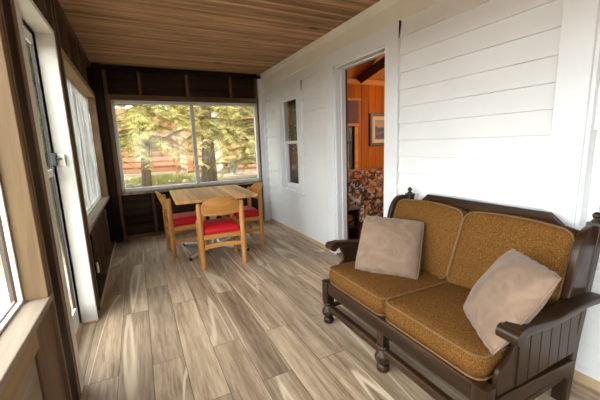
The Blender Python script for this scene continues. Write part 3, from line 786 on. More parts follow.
# unseen window added to bring daylight into the living room
bm = nb()
for a, b_, c, d in ((GW[0], GW[0] + 0.05, GW[2], GW[3]), (GW[1] - 0.05, GW[1], GW[2], GW[3]), (GW[0], GW[1], GW[3] - 0.05, GW[3]), (GW[0], GW[1], GW[2], GW[2] + 0.05), (2.28, 2.33, GW[2], GW[3])):
    box(bm, RX1 + 0.02, RX1 + 0.08, a, b_, c, d, 0.003)
struct('fill_window_8', bm, M['orange_trim'], label='large unseen window added at the right to light the living room', cat='window')
portal((RX1 + 0.12, (GW[0] + GW[1]) / 2, (GW[2] + GW[3]) / 2), (-1, 0, 0), GW[1] - GW[0], GW[3] - GW[2])

# ------------------------------------------------------------------ sofa
SY0, SY1 = 0.66, 1.885
SYC = (SY0 + SY1) / 2
sofa = thing('sofa', 'two-seat dark oak sofa with mustard tweed cushions against the white wall', 'sofa', (1.5, SYC, 0))
def mir(y): return 2 * SYC - y
# turned legs
leg_prof = [(0.020, 0.0), (0.027, 0.006), (0.030, 0.022), (0.026, 0.038), (0.020, 0.045), (0.024, 0.052), (0.034, 0.066), (0.038, 0.085), (0.034, 0.105), (0.022, 0.122), (0.018, 0.132), (0.026, 0.142), (0.030, 0.152), (0.026, 0.163)]
for y in (SY1 - 0.03, SYC, SY0 + 0.03):
    bm = nb(); lathe(bm, [(r * 1.25, z) for r, z in leg_prof], 1.122, y)
    if y != SYC: box(bm, 1.090, 1.154, y - 0.032, y + 0.032, 0.160, 0.325, 0.006)
    else: box(bm, 1.098, 1.146, y - 0.026, y + 0.026, 0.160, 0.245, 0.005)
    obj('leg', bm, M['oak_z'], sofa, auto=40)
for y in (SY1 - 0.03, SY0 + 0.03):
    bm = nb(); prism(bm, [(1.715, 0.0), (1.765, 0.0), (1.80, 0.30), (1.925, 0.875), (1.872, 0.875), (1.745, 0.30)], 0.06, 'y', y - 0.03, 0.006)
    obj('rear_post', bm, M['oak_z'], sofa)
    bm = nb(); lathe(bm, [(0.014, 0.873), (0.020, 0.877), (0.016, 0.885), (0.010, 0.891), (0.016, 0.900), (0.018, 0.909), (0.013, 0.918), (0.005, 0.924)], 1.895, y, 14)
    obj('finial', bm, M['oak_z'], sofa, smooth=True)
bm = nb(); box(bm, 1.10, 1.135, SY0 + 0.06, SY1 - 0.06, 0.235, 0.322, 0.008); obj('front_rail', bm, M['oak_y'], sofa)
bm = nb(); box(bm, 1.105, 1.145, SY0 + 0.05, SY1 - 0.05, 0.098, 0.146, 0.01); obj('stretcher', bm, M['oak_y'], sofa)
for y in (SY1 - 0.03, SY0 + 0.03):
    bm = nb(); box(bm, 1.14, 1.735, y - 0.012, y + 0.012, 0.112, 0.142, 0.006); obj('stretcher', bm, M['oak'], sofa)
bm = nb(); box(bm, 1.135, 1.76, SY0 + 0.03, SY1 - 0.03, 0.25, 0.305); obj('seat_deck', bm, M['oak'], sofa)
# side: panel of upright boards with a shaped front edge, side rail, wing and arm
for side in (1, -1):
    yo = SY1 if side == 1 else SY0
    def yy(d): return yo - side * d      # d inward from the outer face
    # panel outline in (x, z)
    front = smooth_path([(1.165, 0.30), (1.160, 0.345), (1.175, 0.385), (1.22, 0.405), (1.26, 0.44), (1.268, 0.475), (1.25, 0.51), (1.24, 0.538)], 5)
    pts = front + [(1.82, 0.53), (1.76, 0.26), (1.17, 0.27)]
    bm = nb(); prism(bm, pts, 0.018, 'y', min(yy(0.022), yy(0.004)), 0.003)
    panel = obj('side_panel', bm, M['oak_z'], sofa)
    bm = nb()
    x = 1.29
    while x < 1.70:
        box(bm, x, x + 0.075, min(yy(0.005), yy(-0.001)), max(yy(0.005), yy(-0.001)), 0.27, 0.526, 0.003)
        x += 0.079
    obj('upright_boards', bm, M['oak_z'], panel)
    bm = nb(); rail = [(1.135, 0.195), (1.135, 0.272), (1.77, 0.225), (1.755, 0.135), (1.72, 0.13), (1.69, 0.155), (1.63, 0.175)]
    prism(bm, rail, 0.032, 'y', min(yy(0.028), yy(-0.004)), 0.005); obj('side_rail', bm, M['oak'], sofa)
    # arm: S-curved plank with rolled front
    bm = nb()
    top = smooth_path([(1.165, 0.555), (1.185, 0.577), (1.24, 0.583), (1.33, 0.570), (1.44, 0.556), (1.57, 0.560), (1.72, 0.562), (1.86, 0.545)], 6)
    bot = smooth_path([(1.86, 0.515), (1.72, 0.530), (1.57, 0.528), (1.44, 0.524), (1.33, 0.534), (1.24, 0.540), (1.205, 0.524), (1.175, 0.524)], 6)
    wout, win_ = -0.055, 0.020
    prism(bm, top + bot, abs(win_ - wout), 'y', min(yy(wout), yy(win_)), 0.009, 3)
    arm = obj('armrest', bm, M['oak'], sofa, auto=50)
    bm = nb(); tube(bm, [(1.188, yy(wout - 0.004), 0.550), (1.188, yy(win_ + 0.004), 0.550)], 0.028, 18); obj('arm_scroll', bm, M['oak_y'], arm, auto=50)
    # wing above the arm
    f1 = smooth_path([(1.655, 0.55), (1.672, 0.61), (1.682, 0.69), (1.700, 0.765), (1.73, 0.825), (1.77, 0.858), (1.82, 0.870), (1.87, 0.86), (1.915, 0.83)], 6)
    bm = nb(); prism(bm, f1 + [(1.84, 0.55)], 0.034, 'y', min(yy(0.004), yy(0.036)), 0.007, 3)
    obj('wing', bm, M['oak_z'], sofa, auto=50)
# back: top rail with cut corners, slats behind the cushions
bm = nb(); prism(bm, [(SY0 + 0.06, 0.70), (SY0 + 0.06, 0.815), (SY0 + 0.15, 0.835), (SY0 + 0.215, 0.89), (SY1 - 0.215, 0.89), (SY1 - 0.15, 0.835), (SY1 - 0.06, 0.815), (SY1 - 0.06, 0.70)], 0.026, 'x', 1.878, 0.005)
obj('top_rail', bm, M['oak_y'], sofa)
for k in range(7):
    y = SY0 + 0.16 + k * (SY1 - SY0 - 0.32) / 6
    bm = nb(); prism(bm, [(1.775, 0.28), (1.790, 0.28), (1.888, 0.705), (1.873, 0.705)], 0.07, 'y', y - 0.035, 0.003); obj('back_slat', bm, M['oak_z'], sofa)

def cushion(name, w_, d_, t_, place, parent, crown=0.016, arch=0.0, rc=0.05, pipe=True):
    """Boxy upholstered cushion: width along local x, depth along local y, thickness z; place is a 4x4 matrix."""
    bm = nb()
    nx, ny = 22, 22
    def outline(u, v):
        # squircle-rounded rectangle mapping of the unit square
        x = u; y = v
        px, py = x * w_ / 2, y * d_ / 2
        rx, ry = w_ / 2 - rc, d_ / 2 - rc
        if abs(px) > rx and abs(py) > ry:
            dx, dy = (abs(px) - rx) / rc, (abs(py) - ry) / rc
            m_ = max(dx, dy); l = math.hypot(dx, dy)
            if l > 0:
                dx, dy = dx * m_ / l, dy * m_ / l
            px = math.copysign(rx + dx * rc, px); py = math.copysign(ry + dy * rc, py)
        if arch: py += arch * (1 - (2 * px / w_) ** 2) * max(0, py / (d_ / 2))
        return px, py
    er = 0.022
    grid = {}
    for s in (1, -1):
        for i in range(nx + 1):
            for j in range(ny + 1):
                u, v = -1 + 2 * i / nx, -1 + 2 * j / ny
                px, py = outline(u, v)
                e = max(abs(u), abs(v))
                cz = t_ / 2 + crown * (1 - u * u) * (1 - v * v) * 1.6 if s > 0 else t_ / 2
                if e > 0.93: cz -= er * 0.35 * ((e - 0.93) / 0.07) ** 2
                grid[(s, i, j)] = bm.verts.new(place @ Vector((px, py, s * cz)))
        for i in range(nx):
            for j in range(ny):
                q = [grid[(s, i, j)], grid[(s, i + 1, j)], grid[(s, i + 1, j + 1)], grid[(s, i, j + 1)]]
                bm.faces.new(q if s > 0 else q[::-1])
    rim = [(i, 0) for i in range(nx)] + [(nx, j) for j in range(ny)] + [(i, ny) for i in range(nx, 0, -1)] + [(0, j) for j in range(ny, 0, -1)]
    mid = []
    for (i, j) in rim:
        a, b_ = grid[(1, i, j)].co, grid[(-1, i, j)].co
        c = (a + b_) / 2
        ctr = place @ Vector((0, 0, 0))
        nrm = (place.to_3x3() @ Vector((0, 0, 1))).normalized()
        out = (c - ctr); out -= nrm * out.dot(nrm); out.normalize()
        mid.append(bm.verts.new(c + out * 0.014))
    L_ = len(rim)
    for k in range(L_):
        i, j = rim[k]; i2, j2 = rim[(k + 1) % L_]
        bm.faces.new((grid[(1, i, j)], mid[k], mid[(k + 1) % L_], grid[(1, i2, j2)]))
        bm.faces.new((mid[k], grid[(-1, i, j)], grid[(-1, i2, j2)], mid[(k + 1) % L_]))
    rims = [[Vector(grid[(s, i, j)].co) for (i, j) in rim] for s in (1, -1)]
    o = obj(name, bm, M['tweed'], parent, smooth=True)
    if pipe:
        for ring in rims:
            bm = nb(); tube(bm, ring + [ring[0]], 0.0055, 6, cap=False); obj('piping', bm, M['piping'], o, smooth=True)
    return o
def frame_m(origin, xdir, ydir):
    x = Vector(xdir).normalized(); y = Vector(ydir); y = (y - x * y.dot(x)).normalized(); z = x.cross(y)
    return Matrix(((x.x, y.x, z.x, origin[0]), (x.y, y.y, z.y, origin[1]), (x.z, y.z, z.z, origin[2]), (0, 0, 0, 1)))
CW = (SY1 - SY0 - 0.09) / 2
for s in (1, -1):
    yc = SYC + s * (CW / 2 + 0.001)
    cushion('seat_cushion', CW - 0.004, 0.70, 0.115, frame_m((1.465, yc, 0.370), (0, -1, 0), (1, 0, -0.02)), sofa, 0.018, 0, 0.05)
    cushion('back_cushion', CW - 0.004, 0.445, 0.125, frame_m((1.738, yc, 0.614), (0, -1, 0), (0.17, 0, 0.46)), sofa, 0.018, 0.022, 0.055)

# ------------------------------------------------------------------ pillows
def pillow(name, c, u, v, n_, s_, t_, label):
    bm = nb()
    u, v, n_ = Vector(u).normalized(), Vector(v).normalized(), Vector(n_).normalized()
    c = Vector(c)
    K = 26
    G = {}
    for sgn in (1, -1):
        for i in range(K + 1):
            for j in range(K + 1):
                a, b_ = -1 + 2 * i / K, -1 + 2 * j / K
                if sgn < 0 and (i in (0, K) or j in (0, K)):
                    G[(sgn, i, j)] = G[(1, i, j)]; continue
                # concave sides, pointed corners
                pa = a * (1 - 0.012 * (1 - b_ * b_) * abs(a) ** 2 - 0.035 * (a * b_) ** 4); pb = b_ * (1 - 0.012 * (1 - a * a) * abs(b_) ** 2 - 0.035 * (a * b_) ** 4)
                h = t_ * ((1 - a * a) * (1 - b_ * b_)) ** 0.55
                w_ = 0.006 * math.sin(5.1 * a + 2.3 * b_ + 1.1) * math.sin(3.7 * b_ - 1.9 * a) * (1 - max(abs(a), abs(b_)) ** 4)
                rim = 0.0018 * math.sin(19 * (a + b_)) * (max(abs(a), abs(b_)) ** 10)
                G[(sgn, i, j)] = bm.verts.new(c + u * (pa * s_ / 2) + v * (pb * s_ / 2 + rim) + n_ * (sgn * h + w_))
        for i in range(K):
            for j in range(K):
                q = [G[(sgn, i, j)], G[(sgn, i + 1, j)], G[(sgn, i + 1, j + 1)], G[(sgn, i, j + 1)]]
                bm.faces.new(q if sgn > 0 else q[::-1])
    edge = [Vector(G[(1, i, 0)].co) for i in range(K + 1)] + [Vector(G[(1, K, j)].co) for j in range(1, K + 1)] + [Vector(G[(1, i, K)].co) for i in range(K - 1, -1, -1)] + [Vector(G[(1, 0, j)].co) for j in range(K - 1, -1, -1)]
    root = obj(name, bm, M['velvet'], None, smooth=True)
    tag(root, label, 'pillow', 'throw pillows on the sofa')
    bm = nb(); tube(bm, edge, 0.0035, 5, cap=False); obj('seam', bm, M['velvet'], root, smooth=True)
    return root
pillow('throw_pillow', (1.432, 1.570, 0.606), (0.648, -0.760, -0.060), (0.512, 0.372, 0.775), (-0.566, -0.532, 0.629), 0.40, 0.075, 'dusty pink velvet throw pillow leaning at the sofa end nearest the doorway')
pillow('throw_pillow', (1.362, 0.778, 0.602), (-0.598, -0.801, 0.044), (0.469, -0.304, 0.829), (-0.650, 0.516, 0.557), 0.395, 0.082, 'dusty pink velvet throw pillow tilted against the sofa arm at right')

# ------------------------------------------------------------------ dining table
table = thing('dining_table', 'wooden butcher-block dining table on a chrome pedestal by the far window', 'table', (0.782, 4.084, 0), math.radians(-1.7))
def lobj(name, bm, mat, parent, **k): return obj(name, bm, mat, parent, world_coords=False, **k)
bm = nb()
tw, tl, rc = 0.909, 1.083, 0.035
pts = []
for cx, cy, a0 in ((tw / 2 - rc, tl / 2 - rc, 0), (-tw / 2 + rc, tl / 2 - rc, 90), (-tw / 2 + rc, -tl / 2 + rc, 180), (tw / 2 - rc, -tl / 2 + rc, 270)):
    for k in range(6):
        a = math.radians(a0 + k * 18); pts.append((cx + rc * math.cos(a), cy + rc * math.sin(a)))
prism(bm, pts, 0.036, 'z', 0.704, 0.005, 2)
lobj('tabletop', bm, M['tabletop'], table)
bm = nb(); box(bm, -0.20, 0.20, -0.03, 0.03, 0.68, 0.704, 0.003); box(bm, -0.03, 0.03, -0.20, 0.20, 0.68, 0.7035, 0.003); lobj('top_bracket', bm, M['black'], table)
for sx, sy in ((1, 1), (1, -1), (-1, 1), (-1, -1)):
    bm = nb()
    path = smooth_path([(0.024 * sx, 0.024 * sy, 0.69), (0.024 * sx, 0.024 * sy, 0.40), (0.025 * sx, 0.025 * sy, 0.17), (0.05 * sx, 0.048 * sy, 0.09), (0.11 * sx, 0.105 * sy, 0.055), (0.22 * sx, 0.21 * sy, 0.040), (0.345 * sx, 0.33 * sy, 0.026)], 6)
    tube(bm, path, 0.0175, 12)
    lg = lobj('pedestal_leg', bm, M['chrome'], table, smooth=True)
    bm = nb(); tube(bm, [(0.335 * sx, 0.3205 * sy, 0.026), (0.350 * sx, 0.335 * sy, 0.0235)], 0.0185, 12); lathe(bm, [(0.016, 0.0), (0.016, 0.02)], 0.343 * sx, 0.328 * sy, 12)
    lobj('foot_cap', bm, M['black'], lg)
bm = nb(); lathe(bm, [(0.045, 0.155), (0.05, 0.16), (0.05, 0.185), (0.045, 0.19)], 0, 0, 20); lobj('collar', bm, M['black'], table)

# ------------------------------------------------------------------ chairs
def make_chair(label):
    t = thing('dining_chair', label, 'chair', (0, 0, 0), 0, 'pine chairs with red seats round the table')
    hw, hd = 0.222, 0.195
    for sx in (1, -1):
        bm = nb(); lathe(bm, [(0.023, 0.0), (0.026, 0.006), (0.0285, 0.2), (0.029, 0.45), (0.027, 0.695), (0.023, 0.712), (0.012, 0.718)], sx * hw, -hd, 16)
        lobj('rear_leg', bm, M['pine'], t, auto=50)
        bm = nb(); lathe(bm, [(0.022, 0.0), (0.025, 0.006), (0.027, 0.2), (0.0275, 0.44), (0.024, 0.456), (0.012, 0.462)], sx * (hw - 0.012), hd, 16)
        lobj('front_leg', bm, M['pine'], t, auto=50)
    # seat rails
    for y in (-hd, hd):
        bm = nb(); box(bm, -hw, hw, y - 0.012, y + 0.012, 0.325, 0.375, 0.004); lobj('seat_rail', bm, M['pine_x'], t)
    for sx in (1, -1):
        bm = nb(); box(bm, sx * hw - 0.012, sx * hw + 0.012, -hd, hd, 0.325, 0.375, 0.004); lobj('seat_rail', bm, M['pine_y'], t)
        bm = nb(); box(bm, sx * hw - 0.010, sx * hw + 0.010, -hd, hd, 0.170, 0.212, 0.004); lobj('side_stretcher', bm, M['pine_y'], t)
    for y in (-hd,):   # arched back stretcher
        bm = nb()
        lo = smooth_path([(-hw, 0.215), (0, 0.232), (hw, 0.215)], 6); hi = smooth_path([(hw, 0.262), (0, 0.278), (-hw, 0.262)], 6)
        prism(bm, lo + hi, 0.022, 'y', y - 0.011, 0.003); lobj('back_stretcher', bm, M['pine_x'], t)
    # seat pad
    bm = nb()
    K = 14; sw, sd = 0.200, 0.195
    G = {}
    for i in range(K + 1):
        for j in range(K + 1):
            a, b_ = -1 + 2 * i / K, -1 + 2 * j / K
            e = (abs(a) ** 5 + abs(b_) ** 5)
            z = 0.425 + 0.042 * max(0.0, 1 - e * 0.5) ** 0.7
            k_ = 1 - 0.035 * (a * a * b_ * b_)
            G[(i, j)] = bm.verts.new((a * sw * k_, b_ * sd * k_, z - (0.02 if max(abs(a), abs(b_)) == 1 else 0)))
    for i in range(K):
        for j in range(K): bm.faces.new((G[(i, j)], G[(i + 1, j)], G[(i + 1, j + 1)], G[(i, j + 1)]))
    rim = [(i, 0) for i in range(K)] + [(K, j) for j in range(K)] + [(i, K) for i in range(K, 0, -1)] + [(0, j) for j in range(K, 0, -1)]
    b1 = [bm.verts.new((G[r].co.x * 1.01, G[r].co.y * 1.01, 0.385)) for r in rim]; b2 = [bm.verts.new((G[r].co.x * 0.97, G[r].co.y * 0.97, 0.366)) for r in rim]
    for k in range(len(rim)):
        k2 = (k + 1) % len(rim)
        bm.faces.new((G[rim[k]], b1[k], b1[k2], G[rim[k2]])); bm.faces.new((b1[k], b2[k], b2[k2], b1[k2]))
    bm.faces.new(b2)
    lobj('seat', bm, M['red'], t, smooth=True)
    # curved half-moon backrest set between the rear posts
    bm = nb()
    K = 24; front = []; back = []
    for i in range(K + 1):
        u = -1 + 2 * i / K
        x = u * 0.207
        zt = 0.655 + 0.135 * math.sqrt(max(0.0, 1 - abs(u) ** 2.3)) if abs(u) < 0.999 else 0.655
        zb = 0.578 + 0.014 * u * u
        col_f, col_b = [], []
        for j in range(7):
            z = zb + (zt - zb) * j / 6
            yb_ = -hd - 0.030 * (1 - u * u) - 0.36 * (z - 0.58) * (1 - u * u) ** 0.5
            col_f.append(bm.verts.new((x, yb_ + 0.010, z))); col_b.append(bm.verts.new((x, yb_ - 0.010, z)))
        front.append(col_f); back.append(col_b)
    for i in range(K):
        for j in range(6):
            bm.faces.new((front[i][j], front[i][j + 1], front[i + 1][j + 1], front[i + 1][j])); bm.faces.new((back[i][j], back[i + 1][j], back[i + 1][j + 1], back[i][j + 1]))
        bm.faces.new((front[i][6], back[i][6], back[i + 1][6], front[i + 1][6])); bm.faces.new((front[i][0], front[i + 1][0], back[i + 1][0], back[i][0]))
    for i in (0, K):
        for j in range(6):
            bm.faces.new((front[i][j], back[i][j], back[i][j + 1], front[i][j + 1]))
    lobj('backrest', bm, M['pine_x'], t, auto=40)
    return t
chair = make_chair('nearest pine chair with red seat, its curved back towards the viewer')
chair.location = (0.748, 3.58, 0); chair.rotation_euler = (0, 0, math.radians(-3.5))
dup(chair, (0.458, 4.225, 0), math.radians(-87), 'pine chair with red seat at the left side of the table, seen from its side')
dup(chair, (1.185, 4.175, 0), math.radians(91), 'pine chair with red seat between the table and the white wall')

# ------------------------------------------------------------------ small things on the porch
stud(3.085, 3.12, 0.045, 0.60, 'post')
bm = nb(); tube(bm, smooth_path([(XL + 0.006, 3.098, 0.365), (XL + 0.008, 3.10, 0.34), (XL + 0.010, 3.102, 0.31), (XL + 0.007, 3.10, 0.275)], 5), 0.009, 8)
tag(obj("cable_stub", bm, M["plate_ivory"], smooth=True), "short ivory cable stub on a stud low on the wall past the storm door", "cable")
# ------------------------------------------------------------------ living room furniture
pl = thing('fill_globe', 'unseen glowing globe added to brighten the living room, out of view from the porch', 'lamp', (4.9, 3.0, 1.9))  # unseen lamp added only to brighten this room
bm = nb(); bmesh.ops.create_uvsphere(bm, u_segments=24, v_segments=14, radius=0.13)
for v in bm.verts: v.co += Vector((4.9, 3.0, 1.95))
mg, ng, bg_ = mat_new('fill_globe_glow'); bg_.inputs['Emission Color'].default_value = (1, 0.78, 0.52, 1); bg_.inputs['Emission Strength'].default_value = 110.0; bg_.inputs['Base Color'].default_value = (0.9, 0.85, 0.75, 1)
obj('globe', bm, mg, pl, smooth=True)
bm = nb(); tube(bm, [(4.9, 3.0, 2.07), (4.9, 3.0, 3.12)], 0.008, 8); obj('cord', bm, M['black'], pl)
fs = thing('floral_sofa', 'autumn floral sofa against the orange wall inside the doorway', 'sofa', (3.8, 4.4, 0))
bm = nb(); box(bm, 2.95, 4.8, 4.02, 4.75, 0.04, 0.38, 0.03); obj('base', bm, M['floral'], fs)
bm = nb(); box(bm, 2.86, 4.85, 4.44, 4.82, 0.30, 0.81, 0.08, 4); obj('backrest', bm, M['floral'], fs, auto=50)
for x0 in (2.80, 4.62):
    bm = nb(); box(bm, x0, x0 + 0.30, 3.97, 4.72, 0.04, 0.56, 0.02); tube(bm, [(x0 + 0.15, 3.96, 0.56), (x0 + 0.15, 4.70, 0.56)], 0.165, 18)
    obj('arm', bm, M['floral_pale'], fs, auto=50)
for x0 in (3.12, 3.87):
    bm = nb(); box(bm, x0, x0 + 0.74, 3.99, 4.46, 0.37, 0.56, 0.06, 4); obj('seat_cushion', bm, M['floral'], fs, auto=50)
for x0 in (2.86, 4.70):
    for y0 in (4.05, 4.62):
        bm = nb(); box(bm, x0, x0 + 0.06, y0, y0 + 0.06, 0.0, 0.05, 0.005); obj('foot', bm, M['oak_z'], fs)
bs = thing('bookshelf', 'low dark wooden shelf unit just inside the doorway', 'shelf', (2.32, 3.42, 0))
bm = nb(); box(bm, 2.14, 2.165, 3.25, 3.55, 0, 0.45, 0.003); obj('side_panel', bm, M['oak_z'], bs)
bm = nb(); box(bm, 2.435, 2.46, 3.25, 3.55, 0, 0.45, 0.003); obj('side_panel', bm, M['oak_z'], bs)
bm = nb(); box(bm, 2.125, 2.475, 3.235, 3.56, 0.45, 0.475, 0.004); obj('top', bm, M['book_grey'], bs)
for z in (0.04, 0.20): 
    bm = nb(); box(bm, 2.165, 2.435, 3.26, 3.55, z, z + 0.018, 0.002); obj('shelf', bm, M['oak'], bs)
bm = nb(); box(bm, 2.165, 2.435, 3.54, 3.55, 0.0, 0.45); obj('back_panel', bm, M['oak'], bs)
bm = nb(); box(bm, 2.17, 2.36, 3.30, 3.50, 0.475, 0.535, 0.006); tag(obj('wooden_box', bm, M['box_brown']), 'small brown box on top of the low shelf inside the doorway', 'box')
zz = 0.218
for i, (h, mt, dx) in enumerate(((0.028, 'book_brown', 0.0), (0.022, 'book_grey', 0.01), (0.026, 'book_brown', 0.004))):
    bm = nb(); box(bm, 2.19 + dx, 2.41 - dx, 3.28 + dx, 3.46, zz, zz + h, 0.003)
    tag(obj('book', bm, M[mt]), ['brown book lying at the bottom of the stack on the low shelf', 'grey book lying in the middle of the stack on the low shelf', 'brown book lying on top of the stack on the low shelf'][i], 'book', 'books lying on the low shelf')
    zz += h
bm = nb(); box(bm, 2.27, 2.40, 3.29, 3.42, zz, zz + 0.075, 0.03, 4); tag(obj('orange_bundle', bm, M['orange_cloth'], auto=60), 'small orange bundle lying on the stacked books in the low shelf', 'cloth')
pf = thing('framed_picture', 'dark-framed landscape picture on the orange wall through the doorway', 'picture', (4.5, RY1, 1.3))
PX0, PX1, PZ0, PZ1 = 3.94, 4.74, 1.21, 1.81
bm = nb()
for a, b_, c, d in ((PX0, PX0 + 0.055, PZ0, PZ1), (PX1 - 0.055, PX1, PZ0, PZ1), (PX0 + 0.05, PX1 - 0.05, PZ1 - 0.055, PZ1), (PX0 + 0.05, PX1 - 0.05, PZ0, PZ0 + 0.055)):
    box(bm, a, b_, RY1 - 0.035, RY1 - 0.002, c, d, 0.006)
obj('picture_frame', bm, M['darkframe'], pf)
bm = nb(); box(bm, PX0 + 0.045, PX1 - 0.045, RY1 - 0.016, RY1 - 0.006, PZ0 + 0.045, PZ1 - 0.045); obj('mat_board', bm, M['mat'], pf)
bm = nb(); box(bm, PX0 + 0.13, PX1 - 0.13, RY1 - 0.020, RY1 - 0.016, PZ0 + 0.12, PZ1 - 0.12); obj('print', bm, M['art'], pf)
rs = obj('roller_shade', (lambda b_: (box(b_, QW0 - 0.03, QW1 + 0.06, RY1 - 0.05, RY1 - 0.045, 1.62, QZ1 + 0.06), b_)[1])(nb()), M['shade'], window_6)
bm = nb(); box(bm, QW0 - 0.06, QW1 + 0.10, RY1 - 0.07, RY1 - 0.02, QZ1 + 0.06, QZ1 + 0.10, 0.004); obj('valance', bm, M['orange_trim'], window_6)
bm = nb(); box(bm, QW0 - 0.03, QW1 + 0.07, RY1 - 0.055, RY1 - 0.04, 1.575, 1.625, 0.004); obj('shade_bar', bm, M['orange_trim'], window_6)

# ------------------------------------------------------------------ outside
GZ = -0.35
def gz(y):
    t = min(1.0, max(0.0, (y - 5.7) / 3.5)); return GZ + 0.68 * t * t * (3 - 2 * t)
G2 = gz(20)
bm = nb()
ys_ = [-40, -10, 5.7] + [5.7 + 0.25 * i for i in range(1, 15)] + [14, 30, 60]
rows = [[bm.verts.new((x, y, gz(y))) for x in (-40, -5, 0, 5, 40)] for y in ys_]
for a_, b_ in zip(rows, rows[1:]):
    for k in range(4): bm.faces.new((a_[k], a_[k + 1], b_[k + 1], b_[k]))
struct('ground', bm, M['dirt'], label='bare brown ground rising outside the porch', cat='ground', smooth=True)
bm = nb()
pp = smooth_path([(-6, 12.5), (-2, 12.5), (0.5, 12.4), (1.7, 11.7), (2.35, 10.6), (2.6, 9.4)], 8)
prev = None
for i in range(len(pp)):
    a_, b_ = Vector((*pp[max(i - 1, 0)], 0)), Vector((*pp[min(i + 1, len(pp) - 1)], 0))
    d_ = (b_ - a_).normalized(); n_ = Vector((-d_.y, d_.x, 0)); p_ = Vector((*pp[i], 0))
    row = []
    for k_ in (-0.75, 0.75):
        q_ = p_ + n_ * k_; row.append(bm.verts.new((q_.x, q_.y, gz(q_.y) + 0.012)))
    if prev: bm.faces.new((prev[0], prev[1], row[1], row[0]))
    prev = row
struct('path', bm, M['path'], label='pale curving gravel path outside the far window', cat='path')
bm = nb(); box(bm, -12, -0.9, -12, 5.6, GZ, GZ + 0.01)  # pale slab added to look overexposed and bounce daylight indoors
struct('bright_ground', bm, M['path'], label='pale ground added outside the left windows for glare and bounce light', cat='bright_ground')
cabin = thing('log_cabin', 'orange log cabin seen through the right half of the far window', 'building', (4.5, 13.5, G2))
bm = nb()
z = G2 + 0.1
while z < 3.4:
    tube(bm, [(1.75, 13.5, z), (9.5, 13.5, z)], 0.112, 12); z += 0.20
obj('log_wall', bm, M['log'], cabin, auto=50)
bm = nb()
z = G2 + 0.1
while z < 3.4:
    tube(bm, [(1.85, 13.3, z + 0.1), (1.85, 18, z + 0.1)], 0.112, 12); z += 0.20
obj('log_wall', bm, M['log'], cabin, auto=50)
bm = nb(); box(bm, 2.82, 3.14, 13.30, 13.42, G2, 2.95, 0.01); obj('pale_post', bm, M['paledoor'], cabin)
bm = nb(); prism(bm, [(12.7, 3.25), (18.6, 5.4), (18.6, 5.55), (12.65, 3.42)], 9.0, 'x', 1.2); obj('roof', bm, M['roof'], cabin)

fence = thing('slat_fence', 'red-brown horizontal slat fence seen through the left half of the far window', 'fence', (-1.5, 13.3, G2))
bm = nb()
z = G2 + 0.12
while z < 2.6:
    box(bm, -5.5, 1.5, 13.34, 13.36, z, z + 0.215, 0.0); box(bm, -5.5, 1.5, 13.30, 13.34, z, z + 0.155, 0.01); z += 0.21
obj('slat_panel', bm, M['fence'], fence)
x = -5.0
while x < 1.5:
    bm = nb(); box(bm, x, x + 0.11, 13.18, 13.29, G2, 2.75, 0.008); obj('post', bm, M['fence'], fence); x += 1.05

def tree(loc, h, spread, nbr, zlo, label, lmat, trunk_r=0.13, seed=1, leaf_s=1.0, az=None, zhi=None):
    # most boughs grow between zlo and zhi, a few above
    rnd = random.Random(seed)
    t = thing('cedar_tree', label, 'tree', loc, 0, 'cedar trees outside')
    bm = nb()
    n = 9
    tube(bm, [(0.04 * math.sin(i * 1.3), 0.04 * math.cos(i * 1.7), h * i / (n - 1)) for i in range(n)], [trunk_r * (1.25 if i == 0 else 1) * (1 - 0.8 * i / (n - 1)) for i in range(n)], 12)
    lobj('trunk', bm, M['bark'], t, smooth=True)
    V, Fc = [], []
    brm = nb()
    for b_ in range(nbr):
        z0 = zlo + ((zhi if (zhi and b_ % 5) else h * 0.97) - zlo) * (b_ + rnd.random()) / nbr
        a = rnd.uniform(0, 2 * PI) if az is None else rnd.uniform(*az)
        L = spread * (1 - 0.72 * (z0 / h)) * rnd.uniform(0.75, 1.15)
        d = Vector((math.cos(a), math.sin(a), 0)); sd = Vector((-d.y, d.x, 0))
        pts = []
        for k in range(11):
            s = k / 10
            pts.append(d * (L * s) + Vector((0, 0, z0 + 0.18 * L * s - 0.55 * L * s * s)) + sd * (0.08 * L * math.sin(3 * s + b_)))
        tube(brm, pts, [0.022 * (1 - 0.85 * k / 10) for k in range(11)], 5)
        for k in range(2, 11):
            for q in range(4):
                p = pts[k] + (pts[k] - pts[k - 1]) * rnd.uniform(-1, 0)
                for sgn in (1, -1):
                    # drooping flat spray of scale leaves
                    l = rnd.uniform(0.16, 0.40) * leaf_s * (1.1 - 0.4 * k / 10)
                    dv = (sd * sgn * rnd.uniform(0.5, 1.0) + d * rnd.uniform(0.3, 0.9) + Vector((0, 0, rnd.uniform(-0.85, -0.1)))).normalized()
                    nv = dv.cross(Vector((rnd.uniform(-.4, .4), rnd.uniform(-.4, .4), 1))).normalized()
                    m_ = 5
                    for e in range(m_):
                        o_ = p + dv * (l * (e + 0.5) / m_)
                        for s2 in (1, -1):
                            ll = l * 0.34 * (1 - 0.5 * e / m_) * rnd.uniform(0.7, 1.2)
                            tip = o_ + (dv * 0.8 + nv * s2 * 0.9 + Vector((0, 0, rnd.uniform(-0.5, 0.05)))).normalized() * ll
                            wv = dv * (ll * 0.16)
                            i0 = len(V); V.extend([o_ - wv, o_ + wv, tip + wv * 0.4, tip - wv * 0.4]); Fc.append((i0, i0 + 1, i0 + 2, i0 + 3))
    lobj('branches', brm, M['bark'], t, smooth=True)
    me = bpy.data.meshes.new('foliage'); me.from_pydata([tuple(v) for v in V], [], Fc); me.materials.append(M[lmat])
    fo = bpy.data.objects.new('foliage', me); C.objects.link(fo); fo.parent = t
    return t
tree((0.15, 8.9, gz(8.9)), 6.9, 1.9, 95, 1.05, 'pale green cedar with drooping boughs in the left half of the far window', 'leaf', 0.10, 3, 0.8, None, 3.0)
